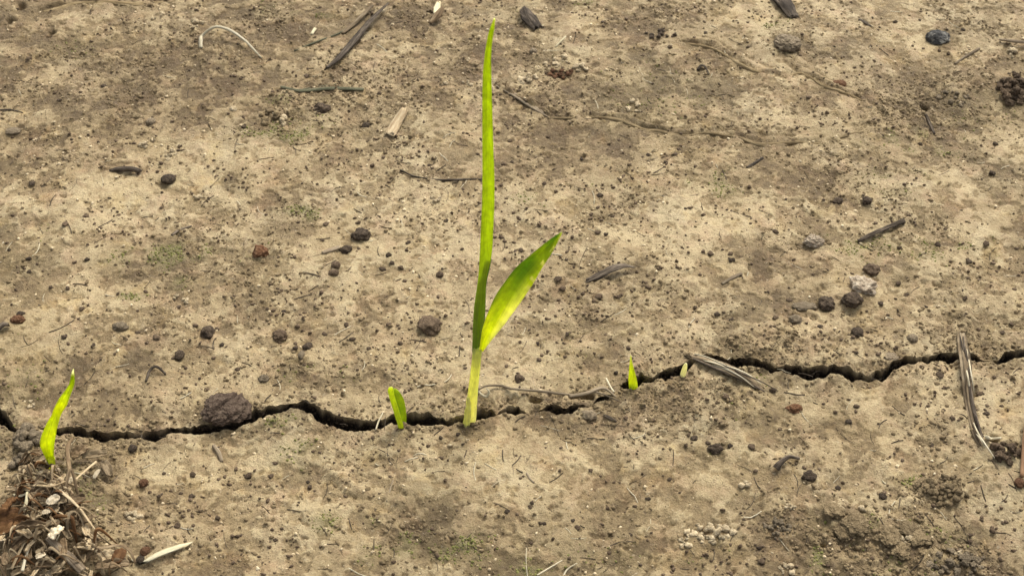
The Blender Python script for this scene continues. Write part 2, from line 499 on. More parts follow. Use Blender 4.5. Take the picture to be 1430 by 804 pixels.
def leaf_material():
    m, nt, n, l, b = nt_of('young_leaf')
    a = n.new('ShaderNodeAttribute'); a.attribute_name = 'tint'
    g = n.new('ShaderNodeAttribute'); g.attribute_name = 'grain'
    mp = n.new('ShaderNodeMapping')
    mp.inputs['Scale'].default_value = (0.05, 1, 1)
    l.new(g.outputs['Vector'], mp.inputs['Vector'])
    vein = noise_node(n, l, mp.outputs[0], 1700, 4, 0.7)
    blotch = noise_node(n, l, g.outputs['Vector'], 260, 5, 0.6)
    k = math_n(n, l, 'ADD', math_n(n, l, 'MULTIPLY', vein, 0.5), math_n(n, l, 'MULTIPLY', blotch, 0.5))
    c = mixc(n, l, 1.0, a.outputs['Color'], ramp(n, l, k, [(0.32, 0.66), (0.68, 1.22)]), 'MULTIPLY')
    l.new(c, b.inputs['Base Color'])
    b.inputs['Roughness'].default_value = 0.42
    b.inputs['Specular IOR Level'].default_value = 0.35
    bump(n, l, b, vein, 0.0005, 1.0)
    tr = n.new('ShaderNodeBsdfTranslucent')
    tcol = mixc(n, l, 1.0, c, (1.5, 1.45, 0.7), 'MULTIPLY')
    l.new(tcol, tr.inputs['Color'])
    mx = n.new('ShaderNodeMixShader')
    mx.inputs[0].default_value = 0.5
    l.new(b.outputs[0], mx.inputs[1])
    l.new(tr.outputs[0], mx.inputs[2])
    out = n['Material Output']
    l.new(mx.outputs[0], out.inputs['Surface'])
    return m


M_LEAF = leaf_material()
M_SOIL = soil_material()


# ------------------------------------------------------------------ helpers for objects
def link(name, me, material, parent=None, smooth=True):
    o = bpy.data.objects.new(name, me)
    col.objects.link(o)
    if material is not None and not me.materials:
        me.materials.append(material)
    if smooth is not None:
        me.polygons.foreach_set('use_smooth', [smooth] * len(me.polygons))
    if parent is not None:
        o.parent = parent
    return o


def tag(o, label=None, cat=None, group=None, kind=None):
    if label: o['label'] = label
    if cat: o['category'] = cat
    if group: o['group'] = group
    if kind: o['kind'] = kind
    return o


def empty(name, loc):
    o = bpy.data.objects.new(name, None)
    o.empty_display_size = 0.01
    o.location = Vector(loc)
    col.objects.link(o)
    return o


def put(o, parent):
    """parent keeping the world place (parents are unrotated and unscaled)"""
    o.parent = parent
    o.location = Vector(o.location) - Vector(parent.location)


def catmull(p, n):
    p = np.asarray(p, float)
    if len(p) == 2:
        t = np.linspace(0, 1, n)[:, None]
        return p[0] * (1 - t) + p[1] * t
    q = np.vstack([2 * p[0] - p[1], p, 2 * p[-1] - p[-2]])
    out = []
    for u in np.linspace(0, len(p) - 1, n):
        i = min(int(u), len(p) - 2); f = u - i
        a, b, c, d = q[i], q[i + 1], q[i + 2], q[i + 3]
        out.append(0.5 * (2 * b + (c - a) * f + (2 * a - 5 * b + 4 * c - d) * f * f + (3 * b - a - 3 * c + d) * f ** 3))
    return np.array(out)


def grain_attr(me, vals):
    a = me.attributes.new('grain', 'FLOAT_VECTOR', 'POINT')
    a.data.foreach_set('vector', np.asarray(vals, np.float32).ravel())


def rod_mesh(name, path, hw, hh, ns=24, seg=10, ridge=0.18, seed=0, jag=0.0, twist=0.0, up=(0, 0, 1)):
    """a stick, straw, chip: elliptic section (half width hw, half height hh per node) along a path, fibrous ridges, torn ends"""
    rs = random.Random(seed)
    P = catmull(path, ns)
    hw = np.interp(np.linspace(0, 1, ns), np.linspace(0, 1, len(np.atleast_1d(hw))), np.atleast_1d(hw))
    hh = np.interp(np.linspace(0, 1, ns), np.linspace(0, 1, len(np.atleast_1d(hh))), np.atleast_1d(hh))
    T = np.gradient(P, axis=0)
    T /= np.linalg.norm(T, axis=1)[:, None] + 1e-12
    ridges = [1 + ridge * (rs.random() * 2 - 1) for _ in range(seg)]
    off = [jag * (rs.random() * 2 - 1) for _ in range(seg)]
    off2 = [jag * (rs.random() * 2 - 1) for _ in range(seg)]
    verts, gr = [], []
    L = 0.0
    for i in range(ns):
        if i: L += float(np.linalg.norm(P[i] - P[i - 1]))
        t = Vector(T[i])
        s = t.cross(Vector(up))
        s = s.normalized() if s.length > 1e-6 else Vector((1, 0, 0))
        nn = s.cross(t).normalized()
        tw = twist * i / (ns - 1)
        s, nn = s * math.cos(tw) + nn * math.sin(tw), nn * math.cos(tw) - s * math.sin(tw)
        for k in range(seg):
            a = 2 * math.pi * k / seg
            r = ridges[k] * (1 + 0.12 * mnoise.noise(Vector((L * 260, k * 1.7, seed * 3.1))))
            v = Vector(P[i]) + s * (math.cos(a) * hw[i] * r) + nn * (math.sin(a) * hh[i] * r)
            if i == 0: v += t * off[k]
            if i == ns - 1: v += t * off2[k]
            verts.append(v); gr.append((L * 0.12, math.cos(a) * hw[i] + seed * 0.013, math.sin(a) * hh[i]))
    faces = []
    for i in range(ns - 1):
        for k in range(seg):
            a = i * seg + k; b2 = i * seg + (k + 1) % seg
            faces.append((a, b2, b2 + seg, a + seg))
    faces.append(tuple(range(seg))[::-1])
    faces.append(tuple((ns - 1) * seg + k for k in range(seg)))
    org = Vector(P[len(P) // 2])
    me = bpy.data.meshes.new(name)
    me.from_pydata([v - org for v in verts], [], faces)
    grain_attr(me, gr)
    return me, org


def rod(name, pix, wpx, flat=0.6, material=None, label=None, cat=None, group=None, lift=None, sink=0.25, parent=None, **kw):
    """lay a stick along photograph points on the ground; wpx = width in photograph pixels (one or several)"""
    pts = [G(px, py) for px, py in pix]
    m = mpp(pts[len(pts) // 2])
    hw = np.atleast_1d(np.asarray(wpx, float)) * m / 2
    hh = hw * flat
    lift = lift or [0] * len(pts)
    path = []
    hm = float(np.max(hh))
    for p, lf in zip(pts, lift):
        q = p.copy()
        q[2] += hm * (1 - 2 * sink) + lf
        path.append(q)
    me, org = rod_mesh(name, path, hw, hh, seed=len(bpy.data.objects), **kw)
    o = link(name, me, material, smooth=True)
    o.location = org
    if parent is not None:
        put(o, parent)
    if label:
        tag(o, label, cat, group)
    return o


def lump_mesh(name, seed, sub=3, rough=0.22, fine=0.06, flat=1.0, facet=0.0, split=False):
    bm = bmesh.new()
    bmesh.ops.create_icosphere(bm, subdivisions=sub, radius=1.0)
    o = Vector((seed * 5.13, seed * 2.71, seed * 7.77))
    for v in bm.verts:
        p = v.co.normalized()
        r = 1 + rough * mnoise.noise(p * 1.3 + o) + rough * 0.6 * mnoise.noise(p * 2.9 + o) + fine * mnoise.noise(p * 7 + o) + fine * 0.8 * mnoise.noise(p * 14 + o)
        if facet:
            r -= facet * abs(mnoise.noise(p * 2.1 - o))
        if split:
            d = p.x * 0.8 - p.y * 0.55 + 0.10 * mnoise.noise(p * 3 + o) + 0.02
            r -= 0.30 * math.exp(-(d / 0.055) ** 2) * (0.5 + max(p.z, 0))
        v.co = p * r
        v.co.z *= flat
    me = bpy.data.meshes.new(name)
    bm.to_mesh(me); bm.free()
    return me


LUMPS = {}


def lump(name, px, py, wpx, hpx=None, material=None, label=None, cat=None, group=None, seed=None, sub=3, rough=.34, fine=.12, tall=0.72, sink=0.34,
         rotz=None, parent=None, unique=False, split=False, facet=0.0, up=0.0):
    """a rounded clod, pellet or stone: wpx x hpx photograph pixels"""
    hpx = hpx or wpx * 0.85
    rs = random.Random(px * 13.7 + py * 3.1)
    key = (sub, rough, fine, material.name, rs.randrange(6), split, facet) if not unique else (px, py)
    if key not in LUMPS:
        LUMPS[key] = lump_mesh(name, rs.randrange(1000) if seed is None else seed, sub, rough, fine, 1.0, facet, split)
        LUMPS[key].materials.append(material)
        LUMPS[key].polygons.foreach_set('use_smooth', [True] * len(LUMPS[key].polygons))
    g = G(px, py + hpx * 0.25)
    m = mpp(g)
    sx = wpx * m / 2
    # seen height h = 2*sqrt((sy sin)^2+(sz cos)^2)
    hh = hpx * m / 2
    sp, cp = math.sin(PITCH), math.cos(PITCH)
    sz = sx * tall * min(1.0, hpx / wpx * 1.05)
    sy = math.sqrt(max((hh * hh - (sz * cp) ** 2), (0.45 * hh) ** 2)) / sp
    o = bpy.data.objects.new(name, LUMPS[key])
    col.objects.link(o)
    o.location = (g[0], g[1], g[2] + sz * (1 - 2 * sink) + up)
    o.scale = (sx, sy, sz)
    if rotz is not None:
        o.rotation_euler.z = rotz
    if parent is not None:
        put(o, parent)
    if label:
        tag(o, label, cat, group)
    return o


# ------------------------------------------------------------------ the ground sheet with its crack
def build_ground():
    core = (-0.385, 0.385, -0.225, 0.325)
    dx, dy = 0.00066, 0.00078

    def outward(start, sign, step, reach):
        v, s, out = start, step, []
        while abs(v) < reach:
            s *= 1.16
            v += sign * s
            out.append(v)
        return out
    xs = np.array(outward(core[0], -1, dx, 60)[::-1] + list(np.arange(core[0], core[1], dx)) + outward(core[1], 1, dx, 60))
    far, near = lips(xs)
    v0 = float(np.mean(near[np.abs(xs) < 0.3]))
    nearrows = np.array(outward(core[2], -1, dy, 60)[::-1] + list(np.arange(core[2], v0, dy)) + [v0])
    farrows = np.array([v0] + list(np.arange(v0 + dy, core[3], dy)) + outward(core[3], 1, dy, 60))
    X, Y, Z, D = [], [], [], []
    # near side: rows follow the near lip
    V = nearrows[:, None]; XX = np.broadcast_to(xs[None, :], (len(nearrows), len(xs)))
    s = np.clip((V - core[2]) / (v0 - core[2]), 0, 1)
    Yn = V + s * (near - v0)[None, :]
    masks_n = soil_masks(XX, Yn)
    Zn = H(XX, Yn, masks_n)
    V2 = farrows[:, None]; XF = np.broadcast_to(xs[None, :], (len(farrows), len(xs)))
    s2 = np.clip((core[3] - V2) / (core[3] - v0), 0, 1)
    Yf = V2 + s2 * (far - v0)[None, :]
    masks_f = soil_masks(XF, Yf)
    Zf = H(XF, Yf, masks_f)
    zn, zf = Zn[-1], Zf[0]
    w = far - near
    depth = 0.05 * sstep(0.0006, 0.008, w) + 0.0003
    rowsY, rowsZ = [], []
    K = 12
    zero = np.zeros_like(xs)
    for k in range(1, K + 1):            # near wall, going down
        t = k / K
        rr = sstep(0.0015, 0.006, w)
        y = near + w * 0.5 * t ** 1.5 + rr * (-0.0016 * math.sin(math.pi * t) + 0.0013 * vn(xs, zero + k * 0.0028, 0.0055, 51) + 0.0006 * vn(xs, zero + k * 0.0028, 0.002, 52)) * min(1, 4 * (1 - t))
        rowsY.append(y)
        rowsZ.append(zn * (1 - t) - depth * t)
    for k in range(K - 1, 0, -1):        # far wall, going up
        t = k / K
        rr = sstep(0.0015, 0.006, w)
        y = far - w * 0.5 * t ** 1.3 + rr * (0.0020 * vn(xs, zero + k * 0.0034, 0.006, 53) + 0.0016 * vn(xs, zero + k * 0.0034, 0.0023, 54)) * min(1, 4 * (1 - t))
        z = zf * (1 - t) - depth * t + rr * 0.0008 * vn(xs, zero + k * 0.003, 0.003, 55)
        rowsY.append(y)
        rowsZ.append(z)
    Yc = np.array(rowsY); Zc = np.array(rowsZ)
    Yall = np.vstack([Yn, Yc, Yf]); Zall = np.vstack([Zn, Zc, Zf])
    nr, nc = Yall.shape
    Xall = np.broadcast_to(xs[None, :], (nr, nc))
    co = np.stack([Xall, Yall, Zall], -1).reshape(-1, 3).astype(np.float32)
    me = bpy.data.meshes.new('ground')
    me.vertices.add(nr * nc)
    me.vertices.foreach_set('co', co.ravel())
    idx = np.arange(nr * nc).reshape(nr, nc)
    q = np.stack([idx[:-1, :-1], idx[:-1, 1:], idx[1:, 1:], idx[1:, :-1]], -1).reshape(-1, 4)
    me.loops.add(q.size)
    me.loops.foreach_set('vertex_index', q.ravel().astype(np.int32))
    me.polygons.add(len(q))
    me.polygons.foreach_set('loop_start', np.arange(0, q.size, 4, dtype=np.int32))
    me.polygons.foreach_set('use_smooth', np.ones(len(q), dtype=bool))
    me.update(calc_edges=True)
    nC = len(Yc)
    a = me.attributes.new('film', 'FLOAT', 'POINT')
    a.data.foreach_set('value', np.vstack([film(XX, Yn, masks_n[0]), np.zeros((nC, nc)), film(XF, Yf, masks_f[0])]).ravel().astype(np.float32))
    for i, name in enumerate(('pale', 'rough', 'moss')):
        mid = np.broadcast_to(masks_f[i][0][None, :], (nC, nc)) if name != 'moss' else np.zeros((nC, nc))
        a = me.attributes.new(name, 'FLOAT', 'POINT')
        a.data.foreach_set('value', np.vstack([masks_n[i], mid, masks_f[i]]).ravel().astype(np.float32))
    # mask for the painted shade on the crack walls, growing below the lips
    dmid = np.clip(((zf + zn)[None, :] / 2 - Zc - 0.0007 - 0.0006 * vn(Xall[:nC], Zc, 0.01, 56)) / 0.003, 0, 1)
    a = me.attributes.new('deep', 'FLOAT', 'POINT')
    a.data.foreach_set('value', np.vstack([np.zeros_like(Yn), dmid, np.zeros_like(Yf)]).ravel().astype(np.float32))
    ev = np.zeros(len(me.edges) * 2, np.int32)
    me.edges.foreach_get('vertices', ev)
    er = ev.reshape(-1, 2) // nc
    r1, r2 = len(nearrows) - 1, len(nearrows) + nC
    wide = np.repeat(w > 0.0008, 1)[ev.reshape(-1, 2)[:, 0] % nc]
    sharp = ((er[:, 0] == r1) & (er[:, 1] == r1) | (er[:, 0] == r2) & (er[:, 1] == r2)) & wide
    sa = me.attributes.new('sharp_edge', 'BOOLEAN', 'EDGE')
    sa.data.foreach_set('value', sharp)
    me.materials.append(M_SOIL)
    o = bpy.data.objects.new('ground', me)
    col.objects.link(o)
    tag(o, 'cracked tan crust of dried silt soil with darker rough patches', 'soil', kind='structure')
    return o


build_ground()

# ------------------------------------------------------------------ seedlings
GREEN = np.array((.38, .52, .024)); DEEPGREEN = np.array((.155, .275, .022)); LIME = np.array((.66, .76, .032))
YELLOW = np.array((.78, .84, .04)); CREAMY = np.array((.78, .80, .40)); SHEATH = np.array((.76, .77, .36)); WHITE = np.array((.80, .79, .68))


def blade(name, rows, y0, fold, tint, parent, thick=0.00035, lean=0.0, ns=60, nw=13, seed=0, wave=0.0):
    """leaf blade from (py, left px, right px) outline rows seen against the upright plane y0; fold(t) = depth of the V in metres"""
    rows = np.array(rows, float)
    u = np.linspace(0, 1, len(rows))
    tt = np.linspace(0, 1, ns)
    cx = np.stack([np.interp(tt, u, rows[:, i]) for i in range(4)], 1) if rows.shape[1] == 4 else None
    sm = catmull(rows, ns)
    verts, gr, ti = [], [], []
    L = 0
    prev = None
    for i, t in enumerate(tt):
        r = sm[i]
        if rows.shape[1] == 3:
            a = on_plane(r[1], r[0], y0 + lean * t); b = on_plane(r[2], r[0], y0 + lean * t)
        else:
            a = on_plane(r[0], r[1], y0 + lean * t); b = on_plane(r[2], r[3], y0 + lean * t)
        c = (a + b) / 2
        if prev is not None: L += np.linalg.norm(c - prev)
        prev = c
        for k in range(nw):
            s = k / (nw - 1)
            p = a * (1 - s) + b * s
            f = fold(t)
            dy = f * (1 - abs(2 * s - 1) ** 1.4)
            dy += wave * math.sin(t * 19 + s * 3 + seed) * (abs(2 * s - 1) ** 2) * math.sin(math.pi * t)
            p = p + np.array((0, dy, 0))
            verts.append(p); gr.append((L, (s - 0.5) * np.linalg.norm(b - a), seed * 0.1))
            nz = mnoise.noise(Vector((t * 6, s * 2.2, seed)))
            cc = tint(t, s, nz)
            ti.append((cc[0], cc[1], cc[2], 1))
    faces = []
    for i in range(ns - 1):
        for k in range(nw - 1):
            a = i * nw + k
            faces.append((a, a + 1, a + 1 + nw, a + nw))
    org = np.array(parent.location)
    me = bpy.data.meshes.new(name)
    me.from_pydata([tuple(v - org) for v in verts], [], faces)
    grain_attr(me, gr)
    ca = me.attributes.new('tint', 'FLOAT_COLOR', 'POINT')
    ca.data.foreach_set('color', np.array(ti, np.float32).ravel())
    o = link(name, me, M_LEAF, parent)
    md = o.modifiers.new('thickness', 'SOLIDIFY')
    md.thickness = thick
    md.offset = 0
    return o


def stem(name, rows, y0, tint, parent, lean=0.0, ns=40, seg=18, squash=0.9, seed=0):
    """round stem from (py, left px, right px) rows"""
    sm = catmull(np.array(rows, float), ns)
    verts, gr, ti = [], [], []
    L = 0; prev = None
    for i in range(ns):
        t = i / (ns - 1)
        a = on_plane(sm[i, 1], sm[i, 0], y0 + lean * t); b = on_plane(sm[i, 2], sm[i, 0], y0 + lean * t)
        c = (a + b) / 2; r = np.linalg.norm(b - a) / 2
        if prev is not None: L += np.linalg.norm(c - prev)
        prev = c
        for k in range(seg):
            an = 2 * math.pi * k / seg
            rr = r * (1 + 0.05 * mnoise.noise(Vector((math.cos(an) * 2, math.sin(an) * 2, L * 120 + seed))))
            verts.append(c + np.array((math.cos(an) * rr, math.sin(an) * rr * squash, 0)))
            gr.append((L, an * r, seed * 0.1))
            cc = tint(t, k / seg, mnoise.noise(Vector((t * 5, k * 0.4, seed))))
            ti.append((cc[0], cc[1], cc[2], 1))
    faces = [(i * seg + k, i * seg + (k + 1) % seg, (i + 1) * seg + (k + 1) % seg, (i + 1) * seg + k) for i in range(ns - 1) for k in range(seg)]
    faces.append(tuple(range(seg))[::-1]); faces.append(tuple((ns - 1) * seg + k for k in range(seg)))
    org = np.array(parent.location)
    me = bpy.data.meshes.new(name)
    me.from_pydata([tuple(v - org) for v in verts], [], faces)
    grain_attr(me, gr)
    ca = me.attributes.new('tint', 'FLOAT_COLOR', 'POINT')
    ca.data.foreach_set('color', np.array(ti, np.float32).ravel())
    return link(name, me, M_LEAF, parent)


def lerp(a, b, t):
    t = min(max(t, 0), 1)
    return a * (1 - t) + b * t


# tall seedling
b0 = G(656, 588)
plant = empty('seedling', b0)
tag(plant, 'tall seedling with one long upright green leaf and a shorter slanting yellow-edged leaf', 'seedling')
Y0 = b0[1]
stem('stem', [(604, 646, 664), (590, 648, 664.5), (575, 650, 665.5), (555, 652.5, 667), (535, 655, 668.5), (510, 658, 671), (492, 660, 673), (484, 661.5, 673.5)], Y0,
     lambda t, s, n: lerp(lerp(np.array((.88, .86, .62)), SHEATH * 1.05, t * 2), lerp(SHEATH, LIME * .9, .55), (t - .45) * 1.6) * (1 + .25 * n), plant, seed=1)
stem('leaf_sheath', [(500, 660.5, 670.5), (480, 661.5, 672.5), (462, 662, 675), (445, 662.5, 677), (430, 663.5, 678), (410, 666, 678.6), (392, 669, 680), (376, 674, 683.6), (362, 680, 686.5)], Y0 + .0022,
     lambda t, s, n: lerp(DEEPGREEN * .8, DEEPGREEN, t + .3 * n), plant, seed=2, squash=.55)
blade('leaf', [(491, 659.8, 669), (475, 660.2, 671.5), (455, 660.8, 674), (432, 662, 676.5), (415, 664.2, 677.5), (395, 667, 678.4), (378, 668.8, 681.5), (362, 669.8, 685.3), (345, 670.8, 687.3), (315, 672, 688.8), (285, 673.3, 690), (250, 674, 690.2), (210, 674, 688.8),
               (170, 673.8, 687.6), (130, 674, 686.4), (100, 675, 685.6), (75, 677.6, 685.6), (55, 681, 687.5), (40, 684.8, 690), (28, 689.5, 691)], Y0 + .0008,
      lambda t: lerp(np.array(-.0022), np.array(.0022), (t - .16) * 4) * (1 - .4 * t), lambda t, s, n: lerp(lerp(DEEPGREEN * 1.1, lerp(GREEN, LIME, .55), t * 2.3 + .18 * n), lerp(LIME, CREAMY, .6), (t - .94) * 16) * (1.12 if s < .12 else 1.0), plant, ns=110, seed=3)


def tint2(t, s, n):
    c = lerp(DEEPGREEN * 1.15, GREEN * .75, .45 + n)
    y = max(0, 1.15 - t / .46) + .9 * max(0, (s - .62) / .38) * (1 - .75 * t) + .25 * n
    c = lerp(c, lerp(LIME, YELLOW, .75), y * 1.3)
    if s > .66 and t < .55:
        c = lerp(c, CREAMY * 1.1, (s - .66) * 4 * max(0, math.sin(t * math.pi / .55)) + .3 * n)
    if s > .84 and t > .5:
        c = lerp(c, CREAMY * .95, (mnoise.noise(Vector((t * 26, s * 3, 4.4))) - .05) * 3)
    return lerp(c, CREAMY * .85, (t - .95) * 14)


blade('leaf', [(669.5, 489, 674, 491), (671.5, 474, 684, 478), (675, 456, 699, 459), (682, 436, 711, 444), (692, 413, 724, 427), (707, 392, 736, 408), (724, 371, 747, 391), (742, 355, 757.5, 374),
               (760, 341, 768, 357), (774, 331, 777, 341), (784, 324, 785, 326)], Y0 - .004,
      lambda t: 0.0042 * math.sin(math.pi * min(1, t * .9 + .1)), tint2, plant, lean=-.012, seed=4, wave=.0004, ns=120, nw=33)

blade('papery_sheath', [(598, 645.5, 655), (585, 647.5, 657), (572, 649.6, 658), (562, 651.2, 657.5), (554, 652.2, 654.5)], Y0 - .0034, lambda t: -.001, lambda t, s, n: lerp(CREAMY * .9, SHEATH * .9, .5 + n), plant, seed=12, wave=.0008)
# sprout with crinkled leaf beside the litter heap
b1 = G(72, 660)
sp = empty('crinkled_sprout', b1)
tag(sp, 'yellow-green sprout with one crinkled leaf rising from the dry litter heap', 'sprout')
stem('stem', [(672, 68.5, 77), (660, 68.5, 77), (650, 68, 77), (640, 66.5, 76.5)], b1[1], lambda t, s, n: lerp(SHEATH * 1.15, YELLOW, t) * (1 + .2 * n), sp, seed=5, ns=16)
blade('leaf', [(648, 67, 77), (641, 64, 76.2), (633, 60, 75), (622, 57, 75.3), (612, 57, 77), (600, 61.5, 79), (588, 67.5, 82), (579, 72.5, 85), (569, 76, 92), (560, 81, 95), (550, 88, 98.3), (538, 96, 103), (530, 98.5, 103.8), (522, 99.8, 101)],
      b1[1], lambda t: .0022 * (1 + .5 * math.sin(t * 14)), lambda t, s, n: lerp(lerp(YELLOW, LIME, .45 + .9 * n + (.35 if t < .3 else 0)), lerp(GREEN, LIME, .55), (t - .62) * 4) if t < .97 else CREAMY, sp, seed=6, wave=.0013)

# folded sprout in the crack
b2 = G(561, 592)
sp = empty('folded_sprout', b2)
tag(sp, 'short bright green sprout with its leaf folded in two standing in the crack', 'sprout')
stem('leaf_fold', [(606, 556, 565), (594, 555.5, 563.5), (582, 551.8, 560.2), (570, 548.2, 556.6), (558, 544.6, 552.8), (550, 542.4, 550.6), (545, 541.5, 549.8), (541.5, 542.6, 548.8), (540, 544.6, 547.4)], b2[1] - .002,
     lambda t, s, n: lerp(lerp(LIME, GREEN, .2 + .5 * n), lerp(LIME, CREAMY, .6), (t - .86) * 6), sp, seed=7, squash=.6)
blade('leaf_fold', [(606, 559, 569), (592, 562, 567), (580, 558, 567.2), (568, 554, 566), (558, 550, 564), (550, 548, 560), (545, 547, 556), (541.5, 546.5, 551)], b2[1] + .0028, lambda t: -.0012,
      lambda t, s, n: lerp(lerp(LIME * .85, GREEN * .9, .6 + .5 * n), DEEPGREEN * .7, max(0, .5 - s) * 2.2), sp, seed=8)  # inner edge tinted darker: painted shade in the gap between the folds

# small pointed sprout
b3 = G(885, 542)
sp = empty('pointed_sprout', b3)
tag(sp, 'tiny pointed yellow-green sprout at the lip of the crack', 'sprout')
blade('leaf', [(554, 879.5, 890), (544, 879, 890.6), (536, 878.2, 890), (528, 877.8, 888.6), (520, 878.3, 886.6), (512, 879, 884.3), (504, 879.8, 882.5), (496, 880.3, 881.3)], b3[1], lambda t: -.0018 * (1 - t),
      lambda t, s, n: lerp(lerp(YELLOW * .85, LIME, .3 + .6 * n + t * .5), CREAMY, (t - .72) * 2.5), sp, seed=9)
stem('stem', [(562, 881, 889), (552, 880, 890), (542, 879.8, 889.6), (532, 880, 888)], b3[1] + .0006, lambda t, s, n: lerp(CREAMY, YELLOW * .9, t), sp, seed=10, ns=14)

# white shoot just breaking through
b4 = G(953, 524)
sp = empty('white_shoot', b4)
tag(sp, 'short blunt white shoot poking out of the crack', 'shoot')
stem('shoot_tip', [(540, 945, 955), (526, 948.8, 957.4), (519, 950.8, 958.8), (513, 953, 959.8), (509, 955, 959.9), (507, 956.6, 959)], b4[1], lambda t, s, n: WHITE * (1 + .15 * n), sp, seed=11, ns=24)

# ------------------------------------------------------------------ named stones, clods and pellets
C = 'clod'
lump('bark_clod', 316, 563, 66, 46, M_BARK, 'large brown clod split by a deep groove beside the crack', C, seed=9, sub=6, rough=.22, fine=.08, tall=.62, unique=True, split=True, sink=.34, facet=.22)
lump('clod', 601, 450, 32, 24, M_BROWN, 'round brown clod on the open crust between the crack and the tall seedling leaf', C, sub=4, unique=True, tall=.7)
lump('clod', 290, 461, 20, 18, M_DARK, 'black knobbly clod uphill of the split brown clod', C, sub=4, unique=True)
lump('clod', 391, 466, 21, 16, M_BROWN, 'flat brown clod in line with the black knobbly clod', C, sub=4, unique=True)
lump('clod', 365, 349, 22, 18, M_RED, 'rusty brown crumbly clod at the edge of the mossy patch', C, sub=4, rough=.35, fine=.14, unique=True)
lump('clod', 505, 325, 25, 19, M_DARK, 'near-black round clod with a stalked end on pale crust', C, sub=4, rough=.35, unique=True)
lump('clod', 450, 150, 23, 18, M_DARK, 'dark rough clod below the mossy stem', C, sub=4, rough=.3, fine=.14, unique=True)
lump('pebble', 235, 248, 21, 15, M_DARK, 'smooth dark oval pebble with a tuft of moss at its side', 'pebble', sub=4, rough=.12, fine=.03, unique=True)
lump('pebble', 18, 181, 23, 11, M_GREY, 'flat grey oval pebble on the olive crust', 'pebble', sub=4, rough=.12, fine=.03, unique=True, tall=.5)
lump('clod', 24, 444, 19, 12, M_RED, 'reddish brown oblong clod touching a small dark pellet', C, sub=4, unique=True)
lump('clod', 29, 437, 11, 8, M_DARK, 'small dark pellet touching the reddish clod', C, sub=3)
lump('stone', 1309, 50, 33, 23, M_SLATE, 'dark grey stone with a chalky white top', 'stone', sub=5, rough=.2, fine=.06, unique=True, facet=.2)
lump('clod', 1099, 57, 37, 27, M_GREY, 'fibrous grey-brown clod below the dark bark chip', C, sub=5, rough=.2, fine=.14, unique=True, tall=.6)
lump('clod', 1172, 115, 20, 12, M_RED, 'smooth chestnut brown seed-like clod lying on the worm trail', C, sub=4, rough=.12, fine=.03, unique=True)
lump('stone', 1136, 334, 26, 20, M_STONE, 'pale half-buried stone near the slanting dark twig', 'stone', sub=5, rough=.3, unique=True, facet=.3)
lump('stone', 1206, 394, 38, 30, M_STONE, 'chalky pale stone half sunk among dark clods', 'stone', sub=5, rough=.35, fine=.08, unique=True, facet=.35)
lump('clod', 1217, 374, 22, 17, M_BROWN, 'brown clod against the uphill side of the chalky stone', C, sub=4, unique=True)
lump('clod', 1190, 415, 28, 19, M_DARK, 'dark clod under the chalky stone', C, sub=4, rough=.35, fine=.12, unique=True)
lump('clod', 1154, 421, 22, 19, M_DARK, 'dark clod beside a grey crust flake downhill of the chalky stone', C, sub=4, rough=.35, unique=True)
lump('crust_flake', 1124, 425, 34, 12, M_GREY, 'long grey crust flake lying against a dark clod', C, sub=4, rough=.3, fine=.14, unique=True, tall=.4)
lump('clod', 1111, 443, 20, 15, M_GREY, 'angular slate grey clod on the dark rough patch above the crack', C, sub=3, unique=True, facet=.5)
lump('pebble', 1197, 462, 17, 16, M_DARK, 'round black pebble on bare crust uphill of the crack', 'pebble', sub=4, rough=.15, unique=True)
lump('pebble', 1274, 470, 15, 12, M_GREY, 'round grey pebble uphill of the crack', 'pebble', sub=4, rough=.12, unique=True)
lump('crust_flake', 1244, 496, 21, 10, M_GREY, 'thin blue-grey crust flake just above the crack', C, sub=3, rough=.4, unique=True, tall=.35)
lump('pebble', 1170, 279, 15, 11, M_DARK, 'dark pebble, one of two close together on the pale upper crust', 'pebble', group='pair of dark pebbles', sub=3)
lump('pebble', 1211, 278, 14, 13, M_DARK, 'dark pebble, one of two close together on the pale upper crust', 'pebble', group='pair of dark pebbles', sub=3)
lump('clod', 999, 624, 21, 14, M_DARK, 'dark angular clod alone on the crust below the grey straw', C, sub=4, facet=.4, unique=True)
lump('clod', 1109, 568, 20, 13, M_RED, 'dark reddish clod just off the end of the grey straw', C, sub=4, unique=True)
lump('clod', 1130, 662, 20, 14, M_DARK, 'dark clod at the tail of the curled black twig', C, sub=4, unique=True)
lump('pebble', 185, 624, 11, 11, M_DARK, 'small dark pebble on the near lip of the crack', 'pebble', sub=3)
lump('clod', 251, 493, 13, 14, M_DARK, 'purplish black pellet with a mossy flake beside it', C, sub=3, rough=.3)
lump('clod', 430, 482, 13, 12, M_DARK, 'purplish black pellet with a grey crumb beneath it', C, sub=3, rough=.3)
lump('clod', 421, 493, 9, 12, M_GREY, 'grey crumb beneath a purplish black pellet', C, sub=3)
lump('clod', 368, 527, 16, 12, M_GREY, 'blue-grey angular clod above the split brown clod', C, sub=3, facet=.4)
lump('pebble', 469, 368, 14, 11, M_BROWN, 'small brown pebble, one of two stacked uphill and downhill on pale crust', 'pebble', group='pair of brown pebbles', sub=3, rough=.12)
lump('pebble', 466, 379, 16, 9, M_BROWN, 'small brown pebble, one of two stacked uphill and downhill on pale crust', 'pebble', group='pair of brown pebbles', sub=3, rough=.12)
lump('clod', 483, 346, 17, 13, M_DARK, 'black crumbly clod at the end of a short brown root', C, sub=3, rough=.4)
lump('pebble', 614, 382, 11, 9, M_BROWN, 'tiny round brown pebble beside the tall seedling leaf', 'pebble', sub=3, rough=.12)
lump('clod', 168, 454, 22, 13, M_GREY, 'low grey-brown clod with a dark end', C, sub=4, rough=.35, unique=True)
